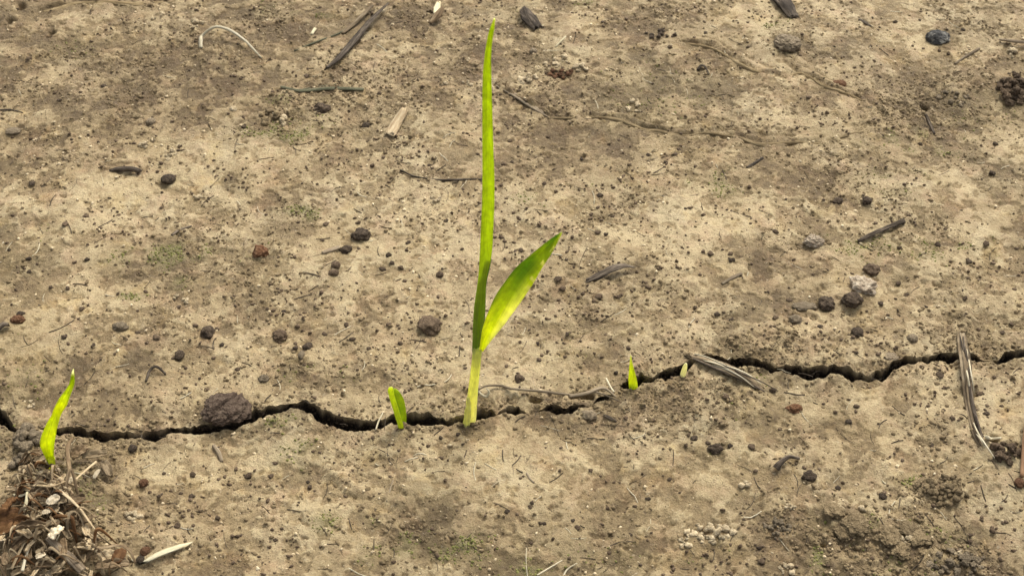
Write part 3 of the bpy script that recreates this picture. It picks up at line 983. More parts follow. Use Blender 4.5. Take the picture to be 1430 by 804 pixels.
lump('clod', 725, 526, 13, 12, M_BROWN, 'brown pellet on the crust uphill of the broken crack', C, sub=3)
lump('clod', 201, 672, 14, 11, M_RED, 'hollow reddish crumb next to the dry litter heap', C, sub=3, rough=.5, fine=.15, unique=True)
lump('clod', 203, 767, 15, 14, M_RED, 'rust red crumb at the end of the cream straw sliver', C, sub=3, rough=.4, fine=.15, unique=True)
lump('clod', 196, 779, 12, 11, M_DARK, 'black crumb touching the cream straw sliver', C, sub=3, rough=.4)
lump('pebble', 511, 174, 12, 11, M_DARK, 'dark speckled pebble near the pale wood chip', 'pebble', sub=3)
lump('pebble', 745, 70, 11, 9, M_GREY, 'grey round pebble on the crust behind the seedling tip', 'pebble', sub=3, rough=.1)
lump('pebble', 211, 168, 13, 11, M_GREY, 'brown-grey pebble half sunk in the olive crust', 'pebble', sub=3, rough=.12)
lump('crumb_chip', 326, 151, 11, 9, M_CREAM, 'lone cream coloured chip on the olive crust', 'chip', sub=3, rough=.3, unique=True, facet=.5)
lump('clod', 823, 576, 22, 16, M_GREY, 'slate grey angular clod wedged at the end of the broken crack', C, sub=3, facet=.5, unique=True)
lump('clod', 1079, 535 + 8, 10, 8, M_BROWN, 'brown crumb by the lower end of the grey straw', C, sub=3)

# clumps of granules: cream popcorn-like lumps, worm casts, crumb heaps
def clump(name, cx, cy, rx, ry, n, size, material, label, cat, seed=0, part='granule', stack=0.5, rough=.55, facet=.4, sink=.3):
    rs = random.Random(seed + int(cx * 7 + cy))
    p0 = G(cx, cy)
    root = empty(name, p0)
    tag(root, label, cat)
    for i in range(n):
        a = rs.random() * 2 * math.pi
        r = rs.random() ** .6 * 1.12
        s = size * rs.uniform(.4, 1.4)
        lift = (1 - r) * stack * size * mpp(p0) * rs.random()
        lump(part, cx + rx * r * math.cos(a), cy + ry * r * math.sin(a), s, s * rs.uniform(.65, 1.0), material, sub=2 if size < 9 else 3, rough=rough, fine=.2 if facet else .08, facet=facet, tall=rs.uniform(.6, 1.0), sink=sink,
             rotz=rs.random() * 6.28, parent=root, up=lift)
    return root


CL = 'crumb clump'
for (cx, cy, rx, ry, n, s, label) in [
        (737, 109, 10, 6, 9, 6.5, 'cream granule clump on the uphill crust beside the seedling tip'),
        (771, 88, 9, 5, 7, 6, 'small cream granule clump with brown bits above the brown crumb clump'),
        (787, 82, 5, 4, 4, 6, 'tiny cream granule clump next to a larger one with brown bits'),
        (813, 93, 10, 5, 8, 6, 'cream granule clump at the end of the brown crumb clump'),
        (619, 112, 7, 5, 6, 5, 'scattered cream granule clump between the wood chip and the dark twig'),
        (651, 118, 6, 4, 4, 5, 'cream granule clump close behind the tall leaf'),
        (886, 147, 9, 8, 8, 5.5, 'cream granule clump above the worm trail'),
        (990, 743, 28, 11, 26, 8, 'largest cream granule clump, spread like popcorn on the crust'),
        (956, 758, 7, 8, 6, 7, 'cream granule clump next to the largest popcorn-like one'),
        (1036, 674, 9, 4, 5, 8, 'short row of cream granules on smooth crust'),
        (1101, 707, 9, 4, 6, 5.5, 'pinkish cream granule clump near the clod chain'),
        (1099, 793, 9, 8, 7, 7, 'cream granule clump beside a dark root tip'),
        (238, 215, 8, 7, 9, 5.5, 'cream granule clump above the smooth dark pebble'),
        (202, 201, 5, 4, 5, 5.5, 'compact cream granule knot on the olive crust'),
        (214, 193, 4, 3, 3, 5, 'tiny cream granule knot near a compact one'),
        (397, 166, 5, 7, 6, 6, 'cream granule clump touching the brown crumb heap on the moss'),
        (275, 32, 8, 6, 8, 6, 'cream granule clump above the curled straw'),
        (222, 24, 8, 6, 5, 5.5, 'loose cream granule clump on the far olive crust'),
        (260, 421, 5, 5, 4, 6, 'white granule ring on the mossy patch'),
        (245, 415, 5, 3, 3, 5, 'small white granule pair beside the white ring'),
        (274, 275, 8, 5, 5, 5.5, 'cream granule clump on the pale crust above the moss'),
        (186, 718, 9, 5, 7, 6, 'white granule clump on the olive crust near the litter heap'),
        (46, 564, 5, 6, 5, 5, 'white granule clump uphill of the crinkled sprout'),
        (609, 278, 7, 3, 4, 5, 'white granule pair near the tall leaf'),
        (1412, 74, 7, 7, 5, 6, 'cream granule clump near the pale straw'),
        (1205, 709, 5, 3, 3, 8, 'white granule on top of the clod chain'),
        (1264, 752, 6, 4, 4, 8, 'white granule on the lower end of the clod chain'),
        (1340, 773, 8, 5, 5, 6, 'cream granule clump on the crumb heap')]:
    clump('granule_clump', cx, cy, rx * 1.1, ry * 1.1, int(n * 1.3) + 1, s * 1.08, M_CREAM, label, CL)
clump('crumb_clump', 784, 102, 15, 6, 18, 6.5, M_RED, 'brown popcorn-like crumb clump on the uphill crust', CL)
clump('crumb_clump', 375, 163, 12, 11, 14, 8, M_TANC, 'tan brown crumb heap on the mossy crust', CL)
clump('crumb_heap', 1417, 122, 22, 20, 60, 9, M_BROWN, 'brown crumb heap with pale bits on the uphill crust', CL, stack=1.6)
clump('crumb_heap', 1314, 683, 34, 20, 70, 8, M_TANC, 'low heap of tan soil crumbs on smooth crust', CL, stack=.6)
clump('crumb_heap', 1338, 786, 36, 18, 60, 9, M_GREY, 'grey crumb heap below the clod chain', CL, stack=1.0)
clump('crumb_heap', 1085, 736, 18, 13, 34, 7, M_GREY, 'grey-green crumb patch beside the clod chain', CL, stack=.4)
clump('crumb_heap', 1407, 632, 20, 14, 40, 9, M_BROWN, 'brown crumb clod in the hollow beside the long grey stalk', CL, stack=1.2)
clump('worm_cast', 40, 612, 17, 16, 42, 10, M_GREY, 'grey pellet worm cast in the crack beside the crinkled sprout', 'worm cast', part='pellet', stack=1.6, rough=.3, facet=0, sink=.12)
clump('worm_cast', 36, 647, 19, 10, 34, 9.5, M_GREY, 'grey pellet worm cast below the crack at the foot of the crinkled sprout', 'worm cast', part='pellet', stack=1.2, rough=.3, facet=0, sink=.12)
clump('crumb_clump', 657, 593, 15, 4, 16, 6, M_TANC, 'collar of soil crumbs pushed up around the foot of the tall seedling', CL, stack=.3)
clump('crumb_clump', 562, 596, 10, 3, 9, 5, M_TANC, 'soil crumbs pushed up at the foot of the folded sprout', CL, stack=.3)
clump('crumb_clump', 922, 46, 20, 7, 14, 6, M_DARK, 'dark fibrous crumb clump on the far crust', CL)
clump('crumb_clump', 1330, 138, 24, 10, 22, 6, M_GREY, 'grey crumb clump by a small dark hole', CL)

# the chain of rough clods: one thing each
chain = [(1166, 708, 26, 20, 'first and lowest clod of the rough tan clod chain'), (1196, 726, 34, 26, 'broad clod with pale granules in the rough tan clod chain'),
         (1180, 738, 26, 20, 'clod leaning on the broad clod of the rough tan clod chain'), (1238, 738, 34, 30, 'tallest clod of the rough tan clod chain'),
         (1268, 733, 26, 18, 'small clod past the tallest one in the rough tan clod chain'), (1256, 760, 28, 24, 'clod with a white granule in the rough tan clod chain'),
         (1284, 746, 28, 18, 'end clod of the rough tan clod chain')]
for (x, y, w, h, lab) in chain:
    lump('clod', x, y, w, h, M_TANC, lab, C, sub=5, rough=.4, fine=.2, unique=True, tall=.42, sink=.38)

# small dark pellets that the photograph shows one by one
PEL = [(45, 254, 12), (429, 105, 9), (340, 163, 7), (341, 176, 8), (41, 81, 9), (77, 129, 8), (83, 139, 7), (100, 105, 6), (145, 118, 8), (492, 472, 10), (559, 478, 8), (623, 307, 8),
       (838, 271, 9), (878, 485, 8), (751, 478, 7), (860, 519, 7), (792, 466, 8), (727, 348, 10), (836, 321, 10), (846, 326, 8), (812, 221, 8), (850, 203, 6), (779, 388, 12), (786, 402, 10),
       (864, 413, 9), (836, 412, 12), (455, 312, 9), (450, 334, 8), (448, 408, 8), (120, 300, 9), (122, 361, 8), (41, 378, 7), (95, 402, 8), (71, 400, 7), (90, 468, 9), (115, 430, 8),
       (130, 481, 9), (218, 469, 12), (192, 463, 9), (310, 480, 8), (453, 465, 8), (381, 511, 6), (332, 514, 8), (373, 430, 7), (397, 434, 8), (413, 484, 8), (13, 348, 6), (18, 300, 7),
       (91, 312, 9), (40, 360, 8), (700, 330, 8), (683, 345, 9), (560, 372, 8), (543, 355, 9), (534, 374, 10), (547, 366, 8), (570, 338, 9), (500, 310, 8), (484, 452, 8), (515, 485, 7),
       (1022, 362, 10), (1020, 353, 8), (992, 352, 10), (971, 428, 7), (1002, 437, 9), (1102, 418, 10), (1083, 322, 9), (1293, 428, 7), (1266, 410, 7), (1254, 394, 8), (1230, 422, 9), (1146, 455, 9),
       (1083, 442, 9), (1021, 445, 8), (1256, 345, 8), (1310, 340, 10), (1377, 338, 11), (1353, 364, 10), (1413, 451, 8), (1400, 463, 8), (1347, 415, 9), (1312, 522, 11), (1369, 548, 12),
       (1377, 576, 10), (1013, 552, 11), (970, 610, 10), (958, 620, 7), (989, 617, 8), (1020, 621, 8), (1050, 622, 12), (1196, 566, 9), (1186, 587, 10), (1301, 621, 10), (1318, 572, 7), (1330, 582, 8),
       (1232, 690, 12), (1170, 680, 9), (1354, 754, 9), (1354, 745, 8), (1386, 739, 10), (1064, 782, 12), (1060, 764, 7), (640, 605, 7), (615, 610, 7), (743, 700, 7), (740, 706, 7),
       (708, 712, 8), (755, 729, 7), (741, 757, 7), (760, 730, 7), (806, 735, 8), (800, 725, 7), (905, 695, 8), (850, 770, 8), (935, 668, 7), (825, 655, 7), (880, 745, 7), (520, 610, 7),
       (268, 691, 9), (269, 661, 11), (222, 692, 7), (253, 688, 7), (229, 660, 6), (347, 662, 11), (379, 663, 9), (430, 672, 7), (433, 679, 8), (384, 645, 8), (248, 732, 10), (304, 722, 9), (385, 752, 7),
       (1345, 40, 7), (1250, 30, 7), (1130, 135, 8), (1229, 107, 6), (1045, 65, 6), (985, 45, 7), (935, 65, 7), (905, 215, 7), (943, 215, 10), (948, 208, 7), (930, 226, 7), (765, 190, 7), (712, 195, 7),
       (704, 228, 8), (715, 226, 8), (700, 258, 7), (760, 255, 8), (600, 230, 7), (520, 230, 7), (530, 130, 7), (1080, 75, 5), (1285, 200, 7), (1385, 240, 10), (1325, 75, 7), (1390, 200, 9)]
ANCHORS = [(601, 450, 'round brown clod'), (290, 461, 'black knobbly clod'), (391, 466, 'flat brown clod'), (365, 349, 'rusty brown clod'), (505, 325, 'near-black stalked clod'), (450, 150, 'dark rough clod by the mossy stem'),
           (235, 248, 'smooth oval pebble with moss'), (18, 181, 'flat grey pebble'), (24, 444, 'reddish oblong clod'), (1309, 50, 'chalky topped stone'), (1099, 57, 'fibrous clod below the bark chip'), (1172, 115, 'chestnut brown clod'),
           (1136, 334, 'pale half-buried stone'), (1206, 394, 'chalky stone among dark clods'), (1197, 462, 'round black pebble'), (1274, 470, 'round grey pebble'), (999, 624, 'dark angular clod'), (1109, 568, 'dark reddish clod'),
           (1098, 650, 'curled black twig'), (316, 563, 'large split brown clod'), (553, 175, 'pale wood chip'), (855, 383, 'dark split wood shard'), (1230, 324, 'slender dark twig'), (680, 250, 'tall seedling leaf'),
           (730, 400, 'slanting seedling leaf'), (656, 590, 'foot of the tall seedling'), (884, 530, 'pointed sprout'), (556, 570, 'folded sprout'), (72, 610, 'crinkled sprout'), (1030, 525, 'flattened grey straw'), (1352, 560, 'long grey stalk'),
           (990, 743, 'largest cream granule clump'), (1230, 738, 'rough clod chain'), (230, 776, 'cream straw sliver'), (742, 668, 'short splinter on the smooth pale patch'), (1314, 683, 'low tan crumb heap'), (740, 30, 'ragged black flake')]
for (x, y, s) in PEL:
    rs = random.Random(x * y)
    dark = rs.random() < .38
    d, ph = min((math.hypot(x - ax, (y - ay) * 1.4), ap) for ax, ay, ap in ANCHORS)
    size = 'tiny' if s < 7.5 else 'small' if s < 9.5 else 'coarse'
    hue = 'black' if dark else 'brown'
    if d < 95:
        PL = f'{size} {hue} soil pellet {"close to" if d < 45 else "not far from"} the {ph}'
    else:
        PL = f'{size} {hue} soil pellet out on open crust ' + ('uphill' if y < 540 else 'downhill') + ' of the crack'
    PG = 'soil pellets near the ' + ph if d < 95 else 'soil pellets on open crust'
    lump('soil_pellet', x, y, s * 1.0, s * rs.uniform(.6, .85), M_DARK if dark else M_BROWN, PL, 'pellet', PG,
         sub=2, rough=.55, fine=.2, facet=.5, tall=rs.uniform(.5, .85), sink=.4, rotz=rs.random() * 6)

# ------------------------------------------------------------------ sticks, straws and chips
rod('grey_straw', [(964, 499), (990, 509), (1020, 521), (1050, 536), (1078, 551)], [5, 11, 13, 9, 3], .16, M_STRAW, 'flattened grey straw leaning over the gap in the crack', 'straw', lift=[.0005, .002, .002, .0005, -.001], ns=40, seg=22, ridge=.6, jag=.005)
rod('grey_straw', [(968, 503), (1000, 518), (1030, 531), (1068, 547)], [3, 5, 5, 2], .5, M_TWIG, 'thin dark splinter along the lower edge of the flattened grey straw', 'splinter', lift=[.001, .0015, .0015, 0], ns=24)
rod('grey_stalk', [(1341, 456), (1344, 490), (1347, 520), (1352, 560), (1360, 598), (1368, 618), (1388, 646)], [8, 12, 12, 9, 7, 6, 3], .25, M_STRAW, 'long weathered grey stalk lying across the crack', 'stalk', lift=[-.001, .002, .003, .0005, 0, 0, 0], ns=70, seg=22, ridge=.6, jag=.006)
rod('grey_stalk', [(1350, 520), (1356, 560), (1366, 600), (1372, 612)], [4, 6, 5, 3], .6, M_TWIG, 'dark splinter peeling from the long weathered stalk', 'splinter', lift=[.003, .001, .001, .001], ns=30)
frs = random.Random(3)
for o in [q for q in col.objects if q.name.startswith('grey_straw') or q.name.startswith('grey_stalk')]:
    if 'splinter' in o['category']:
        continue
    base = [(964, 499), (990, 509), (1020, 521), (1050, 536), (1078, 551)] if 'straw' in o.name else [(1341, 456), (1344, 490), (1347, 520), (1352, 560), (1360, 598), (1368, 618), (1388, 646)]
    for q in range(7):
        a = frs.uniform(0, len(base) - 2); b = min(a + frs.uniform(.8, 2.2), len(base) - .6)
        off = frs.uniform(-5, 5); out = off + frs.uniform(-5, 5)
        pts = []
        for t in np.linspace(a, b, 4):
            k = min(int(t), len(base) - 2); f = t - k
            x = base[k][0] * (1 - f) + base[k + 1][0] * f; y = base[k][1] * (1 - f) + base[k + 1][1] * f
            d = off + (out - off) * ((t - a) / (b - a)) ** 2
            pts.append((x + d * (.5 if 'straw' in o.name else 1), y - d * (.7 if 'straw' in o.name else 0)))
        rod('fibre', pts, [1.5, 2.6, 2.2, 1], .7, frs.choice([M_STRAW, M_TWIG, M_ROOTPALE]), lift=[.002, .003, .003, .0015], ns=20, seg=6, parent=o)
rod('grey_twig', [(1376, 617), (1382, 620), (1396, 616)], [7, 6, 4], .7, M_ROOTPALE, 'short pale twig crossing the end of the long grey stalk', 'twig', lift=[.003, .003, .002], ns=14)
rod('red_stick', [(1431, 585), (1428, 625), (1426, 668)], [4, 6, 6], .7, mat('red_wood', [(.10, .05, .025), (.24, .14, .075), (.42, .29, .17)], 500, stretch=True), 'upright reddish tan stick beside the brown crumb clod', 'stick', lift=[.004, .003, .001], ns=24)
lump('clod', 1424, 672, 15, 13, M_RED, 'reddish knob at the foot of the reddish tan stick', C, sub=3)
rod('dark_twig', [(456, 97), (474, 84), (498, 59), (520, 34), (541, 13)], [4, 8, 10, 7, 3], .6, M_TWIG, 'thick dark weathered twig slanting on the far crust', 'twig', lift=[0, .001, .002, .003, .003], ns=50, seg=14, ridge=.3, jag=.003)
rod('brown_twig', [(478, 48), (495, 36), (508, 25), (521, 12)], [5, 6, 6, 4], .7, M_STRAW, 'thin brown twig alongside the thick dark one', 'twig', lift=[0, .001, .002, .002], ns=30)
rod('curled_straw', [(281, 68), (281, 60), (284, 54), (302, 50), (322, 54), (343, 64), (365, 81)], [5, 6, 5, 5, 5, 4, 2], .8, M_ROOTPALE, 'thin pale straw curled into an arch on the olive crust', 'straw', lift=[0, .001, .002, .006, .006, .003, 0], ns=60, seg=8)
rod('pale_wood_chip', [(544, 190), (553, 175), (564, 158)], [16, 15, 12], .22, M_PALEWOOD, 'pale splintered wood chip lying flat on the far crust', 'wood chip', lift=[.001, .0015, .002], ns=26, seg=16, ridge=.2, jag=.0025)
rod('bark_chip', [(1082, -4), (1094, 10), (1107, 27)], [16, 19, 12], .35, M_TWIG, 'dark furrowed bark chip on the far crust', 'bark chip', lift=[.001, .002, 0], ns=30, seg=20, ridge=.45, jag=.002)
rod('dark_flake', [(731, 20), (739, 30), (750, 40)], [10, 17, 12], .3, M_TWIG, 'ragged black flake behind the seedling tip', 'flake', lift=[.003, .002, 0], ns=20, seg=14, ridge=.5, jag=.003)
rod('brown_shard', [(602, 35), (611, 28), (619, 22)], [5, 12, 5], .35, M_DRYLEAF, 'small brown shard standing on the far crust', 'shard', lift=[.001, .003, .006], ns=16, jag=.001)
rod('pale_chip', [(609, 20), (610, 12), (612, 4)], [8, 9, 6], .3, M_CREAMSTRAW, 'small pale straw chip above the brown shard', 'chip', ns=14, jag=.001)
rod('dark_twig', [(155, 239), (165, 239), (183, 240), (197, 242)], [4, 7, 8, 7], .7, M_TWIG, 'short dark broken twig near the smooth oval pebble', 'twig', lift=[0, .001, .002, .001], ns=26, jag=.0015, ridge=.3)
rod('dark_flake', [(821, 392), (838, 387), (855, 382), (872, 378), (886, 378)], [7, 11, 12, 8, 3], .4, M_TWIG, 'dark split wood shard on pale crust beyond the slanting leaf', 'shard', lift=[0, .001, .003, .003, .002], ns=36, seg=14, ridge=.45, jag=.002)
rod('dark_twig', [(1198, 338), (1215, 331), (1238, 321), (1262, 311)], [5, 6, 6, 7], .8, M_TWIG, 'slender dark twig slanting near the pale half-buried stone', 'twig', lift=[0, .001, .001, .001], ns=36, ridge=.3)
rod('thin_twig', [(559, 238), (580, 247), (616, 252), (645, 251), (674, 251)], [3, 3, 4, 4, 3], .8, M_TWIG, 'hair-thin dark twig ending behind the tall leaf', 'twig', ns=40, seg=6)
rod('mossy_stem', [(392, 122), (420, 128), (460, 125), (508, 126)], [4, 6, 7, 6], .6, M_GREENTWIG, 'greenish rotting stem pressed into the far crust', 'stem', ns=40, ridge=.35)
rod('mossy_stem', [(398, 130), (430, 124), (470, 118)], [2, 3, 2], .7, M_GREENTWIG, 'thin green strand crossing the rotting stem', 'strand', ns=24, seg=6)
rod('mossy_stem', [(411, 72), (440, 60), (470, 49), (485, 40)], [3, 4, 4, 2], .7, M_GREENTWIG, 'greenish strand running to the brown twig', 'strand', ns=24, seg=6)
rod('root', [(694, 119), (720, 134), (745, 149), (772, 166)], [6, 8, 9, 5], .5, M_ROOT, 'half-buried woody root behind the tall leaf', 'root', sink=.75, ns=36, ridge=.4)
M_TRAIL = mat('buried_root', [(.10, .069, .034), (.235, .172, .088), (.40, .31, .175)], 900, stretch=True)
rod('buried_root', [(958, 62), (975, 64), (995, 68), (1012, 78), (1030, 88), (1060, 102), (1090, 108), (1117, 104), (1135, 111), (1150, 121), (1175, 128), (1200, 137), (1235, 158)], [4, 5, 4, 5, 6, 5, 3, 4, 5, 6, 5, 5, 3], .8, M_TRAIL, 'upper buried root running under the crust past the chestnut brown clod', 'root', sink=.6, ns=170, seg=12, ridge=.7)
rod('buried_root', [(770, 164), (800, 164), (826, 160), (845, 165), (870, 168), (900, 177), (920, 182), (955, 188), (985, 186), (1012, 188), (1035, 193), (1060, 200), (1090, 199), (1115, 195), (1141, 196), (1190, 186), (1250, 172)], [3, 4, 5, 6, 5, 7, 6, 5, 3, 4, 5, 6, 5, 6, 5, 4, 3], .8, M_TRAIL, 'long pale buried root winding below the cream granules', 'root', sink=.6, ns=220, seg=12, ridge=.7)
rod('buried_root', [(60, 16), (85, 8), (110, 4), (150, 3), (190, 6), (228, 2)], [4, 6, 5, 6, 6, 4], .7, M_TRAIL, 'buried root on the farthest olive crust', 'root', sink=.66, ns=70, seg=12, ridge=.7)
rod('short_twig', [(1043, 235), (1053, 229), (1065, 221)], [4, 5, 4], .8, M_TWIG, 'short dark twig on pale crust below the worm trail', 'twig', ns=14)
rod('short_twig', [(1199, 28), (1208, 33), (1216, 38)], [4, 6, 3], .7, M_TWIG, 'short grey-brown twig near the chalky topped stone', 'twig', ns=14)
rod('thin_twig', [(1333, 90), (1350, 79), (1368, 68)], [3, 4, 3], .8, M_ROOT, 'thin brown twig below the chalky topped stone', 'twig', ns=20, seg=6)
rod('pale_straw', [(1395, 58), (1412, 62), (1432, 64)], [4, 6, 6], .7, M_ROOT, 'pale straw near the brown crumb heap', 'straw', lift=[.001, .002, .002], ns=20)
rod('short_twig', [(1291, 168), (1297, 177), (1305, 188)], [4, 5, 3], .8, M_TWIG, 'short dark twig stuck in the mossy crust', 'twig', lift=[.004, .002, 0], ns=14)
rod('curled_twig', [(974, 99), (979, 93), (985, 96), (990, 105)], [4, 5, 4, 2], .8, M_TWIG, 'tiny dark hook-shaped twig', 'twig', ns=20, seg=6)
rod('curled_twig', [(1083, 657), (1088, 652), (1100, 645), (1116, 643)], [10, 7, 5, 4], .8, M_TWIG, 'curled black twig with a thick end on the olive crust', 'twig', lift=[.001, .002, .003, .001], ns=30, ridge=.3)
rod('short_twig', [(843, 580), (852, 584), (861, 589)], [4, 6, 3], .8, M_TWIG, 'short dark twig below the broken crack', 'twig', ns=14)
rod('short_twig', [(298, 622), (305, 632), (310, 645)], [5, 7, 5], .6, M_ROOT, 'short grey-brown twig on the near lip of the crack', 'twig', ns=14)
rod('short_twig', [(240, 329), (250, 322), (268, 316)], [4, 4, 2], .8, M_TWIG, 'small bent dark twig above the moss patch', 'twig', ns=18, seg=6)
rod('short_twig', [(450, 354), (462, 350), (474, 346)], [5, 7, 7], .7, M_ROOT, 'short brown root ending at a black clod', 'root', ns=16)
rod('curled_twig', [(204, 533), (210, 522), (220, 518), (232, 523)], [3, 4, 4, 3], .8, M_TWIG, 'thin dark arched root above the crack', 'root', lift=[0, .002, .003, 0], ns=24, seg=6)
rod('short_twig', [(1008, 397), (1022, 389), (1036, 382)], [4, 6, 4], .7, M_ROOT, 'short tan root fragment on pale crust', 'root', ns=16)
rod('dark_chip', [(-2, 462), (6, 458), (13, 456)], [9, 10, 7], .6, M_TWIG, 'black stub of twig near the reddish clod', 'twig', lift=[.001, .002, .001], ns=14, jag=.001)
rod('thin_root', [(668, 552), (680, 545), (700, 541), (716, 547), (760, 553), (800, 557), (830, 556), (864, 562)], [3, 3, 4, 4, 4, 4, 3, 2], .9, M_ROOT, 'long thin brown root strung along the broken crack', 'root', lift=[.004, .003, .001, .002, .003, .004, .004, .001], ns=80, seg=6)
rod('thin_root', [(795, 560), (820, 560), (842, 552), (860, 558)], [5, 6, 5, 3], .7, M_ROOT, 'twisted tan root bridging the broken crack', 'root', lift=[.003, .005, .005, .002], ns=40, seg=8)
rod('root_hook', [(663, 548), (670, 555), (679, 558), (683, 553), (679, 550)], [3, 4, 4, 3, 2], .9, M_ROOTPALE, 'tiny white hooked rootlet at the seedling stem', 'root', lift=[.005, .003, .002, .003, .004], ns=30, seg=6)
rod('thin_root', [(846, 536), (852, 546), (857, 553)], [2, 2.5, 2], .9, M_ROOTPALE, 'short white root hair near the pointed sprout', 'root', lift=[.004, .003, .003], ns=14, seg=6)
rod('root_hair', [(525, 602), (529, 590), (535, 583)], [2, 2.5, 2], .9, M_ROOTPALE, 'fine white root hair in the crack beside the folded sprout', 'root', lift=[.001, .001, .003], ns=14, seg=6)
rod('pale_sliver', [(203, 788), (220, 779), (240, 771), (261, 764)], [6, 9, 9, 7], .14, M_CREAMSTRAW, 'bright cream straw sliver lying beside the litter heap', 'straw', lift=[.002, .002, .002, .002], ns=12, seg=14, ridge=.3, jag=.005)
rod('thin_root', [(750, 803), (765, 794), (785, 782)], [2.5, 3, 2], .8, M_ROOTPALE, 'white thread-like root on the lowest crust', 'root', ns=24, seg=6)
rod('thin_root', [(786, 806), (792, 795), (806, 786)], [2.5, 3, 2], .8, M_ROOTPALE, 'curved white thread-like root next to a longer one', 'root', ns=20, seg=6)
rod('short_twig', [(435, 49), (440, 41)], [5, 5], .8, M_CREAMSTRAW, 'tiny white straw piece on the far crust', 'straw', ns=8, seg=8)
rod('thin_twig', [(-3, 154), (15, 154), (32, 158)], [2, 3, 2], .8, M_TWIG, 'thin dark thread on the olive crust', 'twig', ns=16, seg=6)
rod('thin_straw', [(776, 66), (783, 60), (790, 55)], [2, 2.5, 2], .8, M_CREAMSTRAW, 'thin pale splinter on the far crust', 'straw', lift=[0, .001, .002], ns=10, seg=6)
rod('short_twig', [(735, 660), (740, 668), (746, 674)], [3, 4, 3], .6, M_ROOT, 'short brown splinter on the smooth pale patch', 'splinter', ns=12, seg=6)
rod('short_twig', [(540, 700), (546, 680), (552, 660)], [2, 3, 2], .6, M_ROOT, 'thin dark scratch of root on the crust below the folded sprout', 'root', ns=14, seg=6)

# ------------------------------------------------------------------ dry litter heap
def scrap(name, cx, cy, wpx, lpx, ang, curl, material, label, cat, group=None, up=0.004, seed=0, tilt=0.0):
    """a curled scrap of dry leaf: wpx wide, lpx long, turned by ang, rolled by curl radians"""
    rs = random.Random(seed * 77 + int(cx * 31 + cy * 17))
    p = G(cx, cy); m = mpp(p)
    w, L = wpx * m, lpx * m
    ns, nw = 16, 9
    verts, gr = [], []
    k0 = curl / max(w, 1e-6)
    bend = rs.uniform(-1.6, 1.6)
    for i in range(ns):
        t = i / (ns - 1)
        taper = math.sin(math.pi * (0.12 + 0.8 * t)) ** .6
        a = bend * (t - .5)
        x = L * (t - .5)
        zc = L * .18 * math.cos(a * 1.5) - L * .1
        for k in range(nw):
            s = (k / (nw - 1) - .5) * taper * (1 + .16 * mnoise.noise(Vector((t * 6, k, seed + cx))))
            th = s * curl
            yy = math.sin(th) / k0 if abs(k0) > 1e-3 else s * w
            zz = (1 - math.cos(th)) / k0 if abs(k0) > 1e-3 else 0
            n = .22 * w * mnoise.noise(Vector((t * 5 + cx, s * 5, seed))) + .10 * w * mnoise.noise(Vector((t * 13 + cx, s * 12, seed)))
            verts.append((x, yy, zc + zz + n)); gr.append((x * .12, s * w + cx * .01, 0))
    faces = [(i * nw + k, i * nw + k + 1, (i + 1) * nw + k + 1, (i + 1) * nw + k) for i in range(ns - 1) for k in range(nw - 1)]
    me = bpy.data.meshes.new(name)
    me.from_pydata(verts, [], faces)
    grain_attr(me, gr)
    o = link(name, me, material)
    o.location = (p[0], p[1], p[2] + up)
    o.rotation_euler = (rs.uniform(-.4, .4), tilt, ang)
    md = o.modifiers.new('thickness', 'SOLIDIFY'); md.thickness = .00045; md.offset = 0
    tag(o, label, cat, group)
    return o


LS = 'leaf scrap'
rod('dry_stem', [(88, 704), (104, 718), (119, 732), (140, 757), (162, 770)], [4.3, 6.5, 6.5, 5.8, 2.9], 0.43, M_TANLEAF, 'long tan dry stem slanting across the litter heap', 'dry stem', lift=[.010, .011, .010, .007, .003], ns=50, ridge=.5, twist=1.4)
rod('dry_stem', [(52, 697), (66, 700), (80, 703), (98, 697)], [2.9, 6.5, 7.9, 4.3], 0.31, M_TANLEAF, 'pale flattened strip across the top of the litter heap', 'dry strip', lift=[.009, .011, .012, .012], ns=36, ridge=.3, twist=1.2)
rod('dry_stem', [(102, 680), (101, 660), (101, 645), (108, 634)], [5.0, 5.8, 5.8, 3.6], 0.37, M_DRYLEAF, 'pinkish brown dry stem standing up beside the crinkled sprout', 'dry stem', lift=[.004, .007, .010, .011], ns=30, ridge=.5, twist=-1.0)
rod('dry_stem', [(96, 712), (99, 694), (106, 682), (110, 692), (114, 715)], [4.3, 5.8, 5.0, 4.3, 3.6], 0.37, M_DRYLEAF, 'dark looped dry stem in the middle of the litter heap', 'dry stem', lift=[.006, .010, .013, .010, .004], ns=40, ridge=.3)
rod('dry_stem', [(108, 679), (122, 669), (138, 658)], [2.9, 3.6, 4.3], 0.37, M_TANLEAF, 'thin tan strip pointing from the litter heap to the crack', 'dry strip', lift=[.005, .006, .007], ns=24)
rod('dry_stem', [(37, 668), (40, 682), (46, 697), (50, 715)], [3.6, 4.3, 4.3, 3.6], 0.43, M_TANLEAF, 'pale dry stem with a round tip on the litter heap', 'dry stem', lift=[.007, .008, .008, .006], ns=30)
rod('dry_stem', [(22, 700), (33, 704), (44, 702)], [2.9, 5.0, 3.6], 0.37, M_CREAMSTRAW, 'short white forked strip on the litter heap', 'dry strip', lift=[.005, .006, .007], ns=18)
rod('dry_stem', [(38, 724), (42, 715), (44, 706)], [6.5, 4.3, 3.6], 0.31, M_CREAMSTRAW, 'white flake with a stalk on the litter heap', 'dry strip', lift=[.006, .008, .009], ns=18)
rod('fuzzy_stalk', [(70, 762), (84, 776), (100, 790), (118, 806)], [10.1, 14.4, 15.8, 14.4], 0.50, mat('fuzzy_stalk', [(.05, .036, .022), (.16, .12, .078), (.36, .30, .21)], 800, stretch=True), 'thick fuzzy grey stalk at the foot of the litter heap', 'stalk', lift=[.006, .006, .005, .004], ns=40, seg=18, ridge=.25)
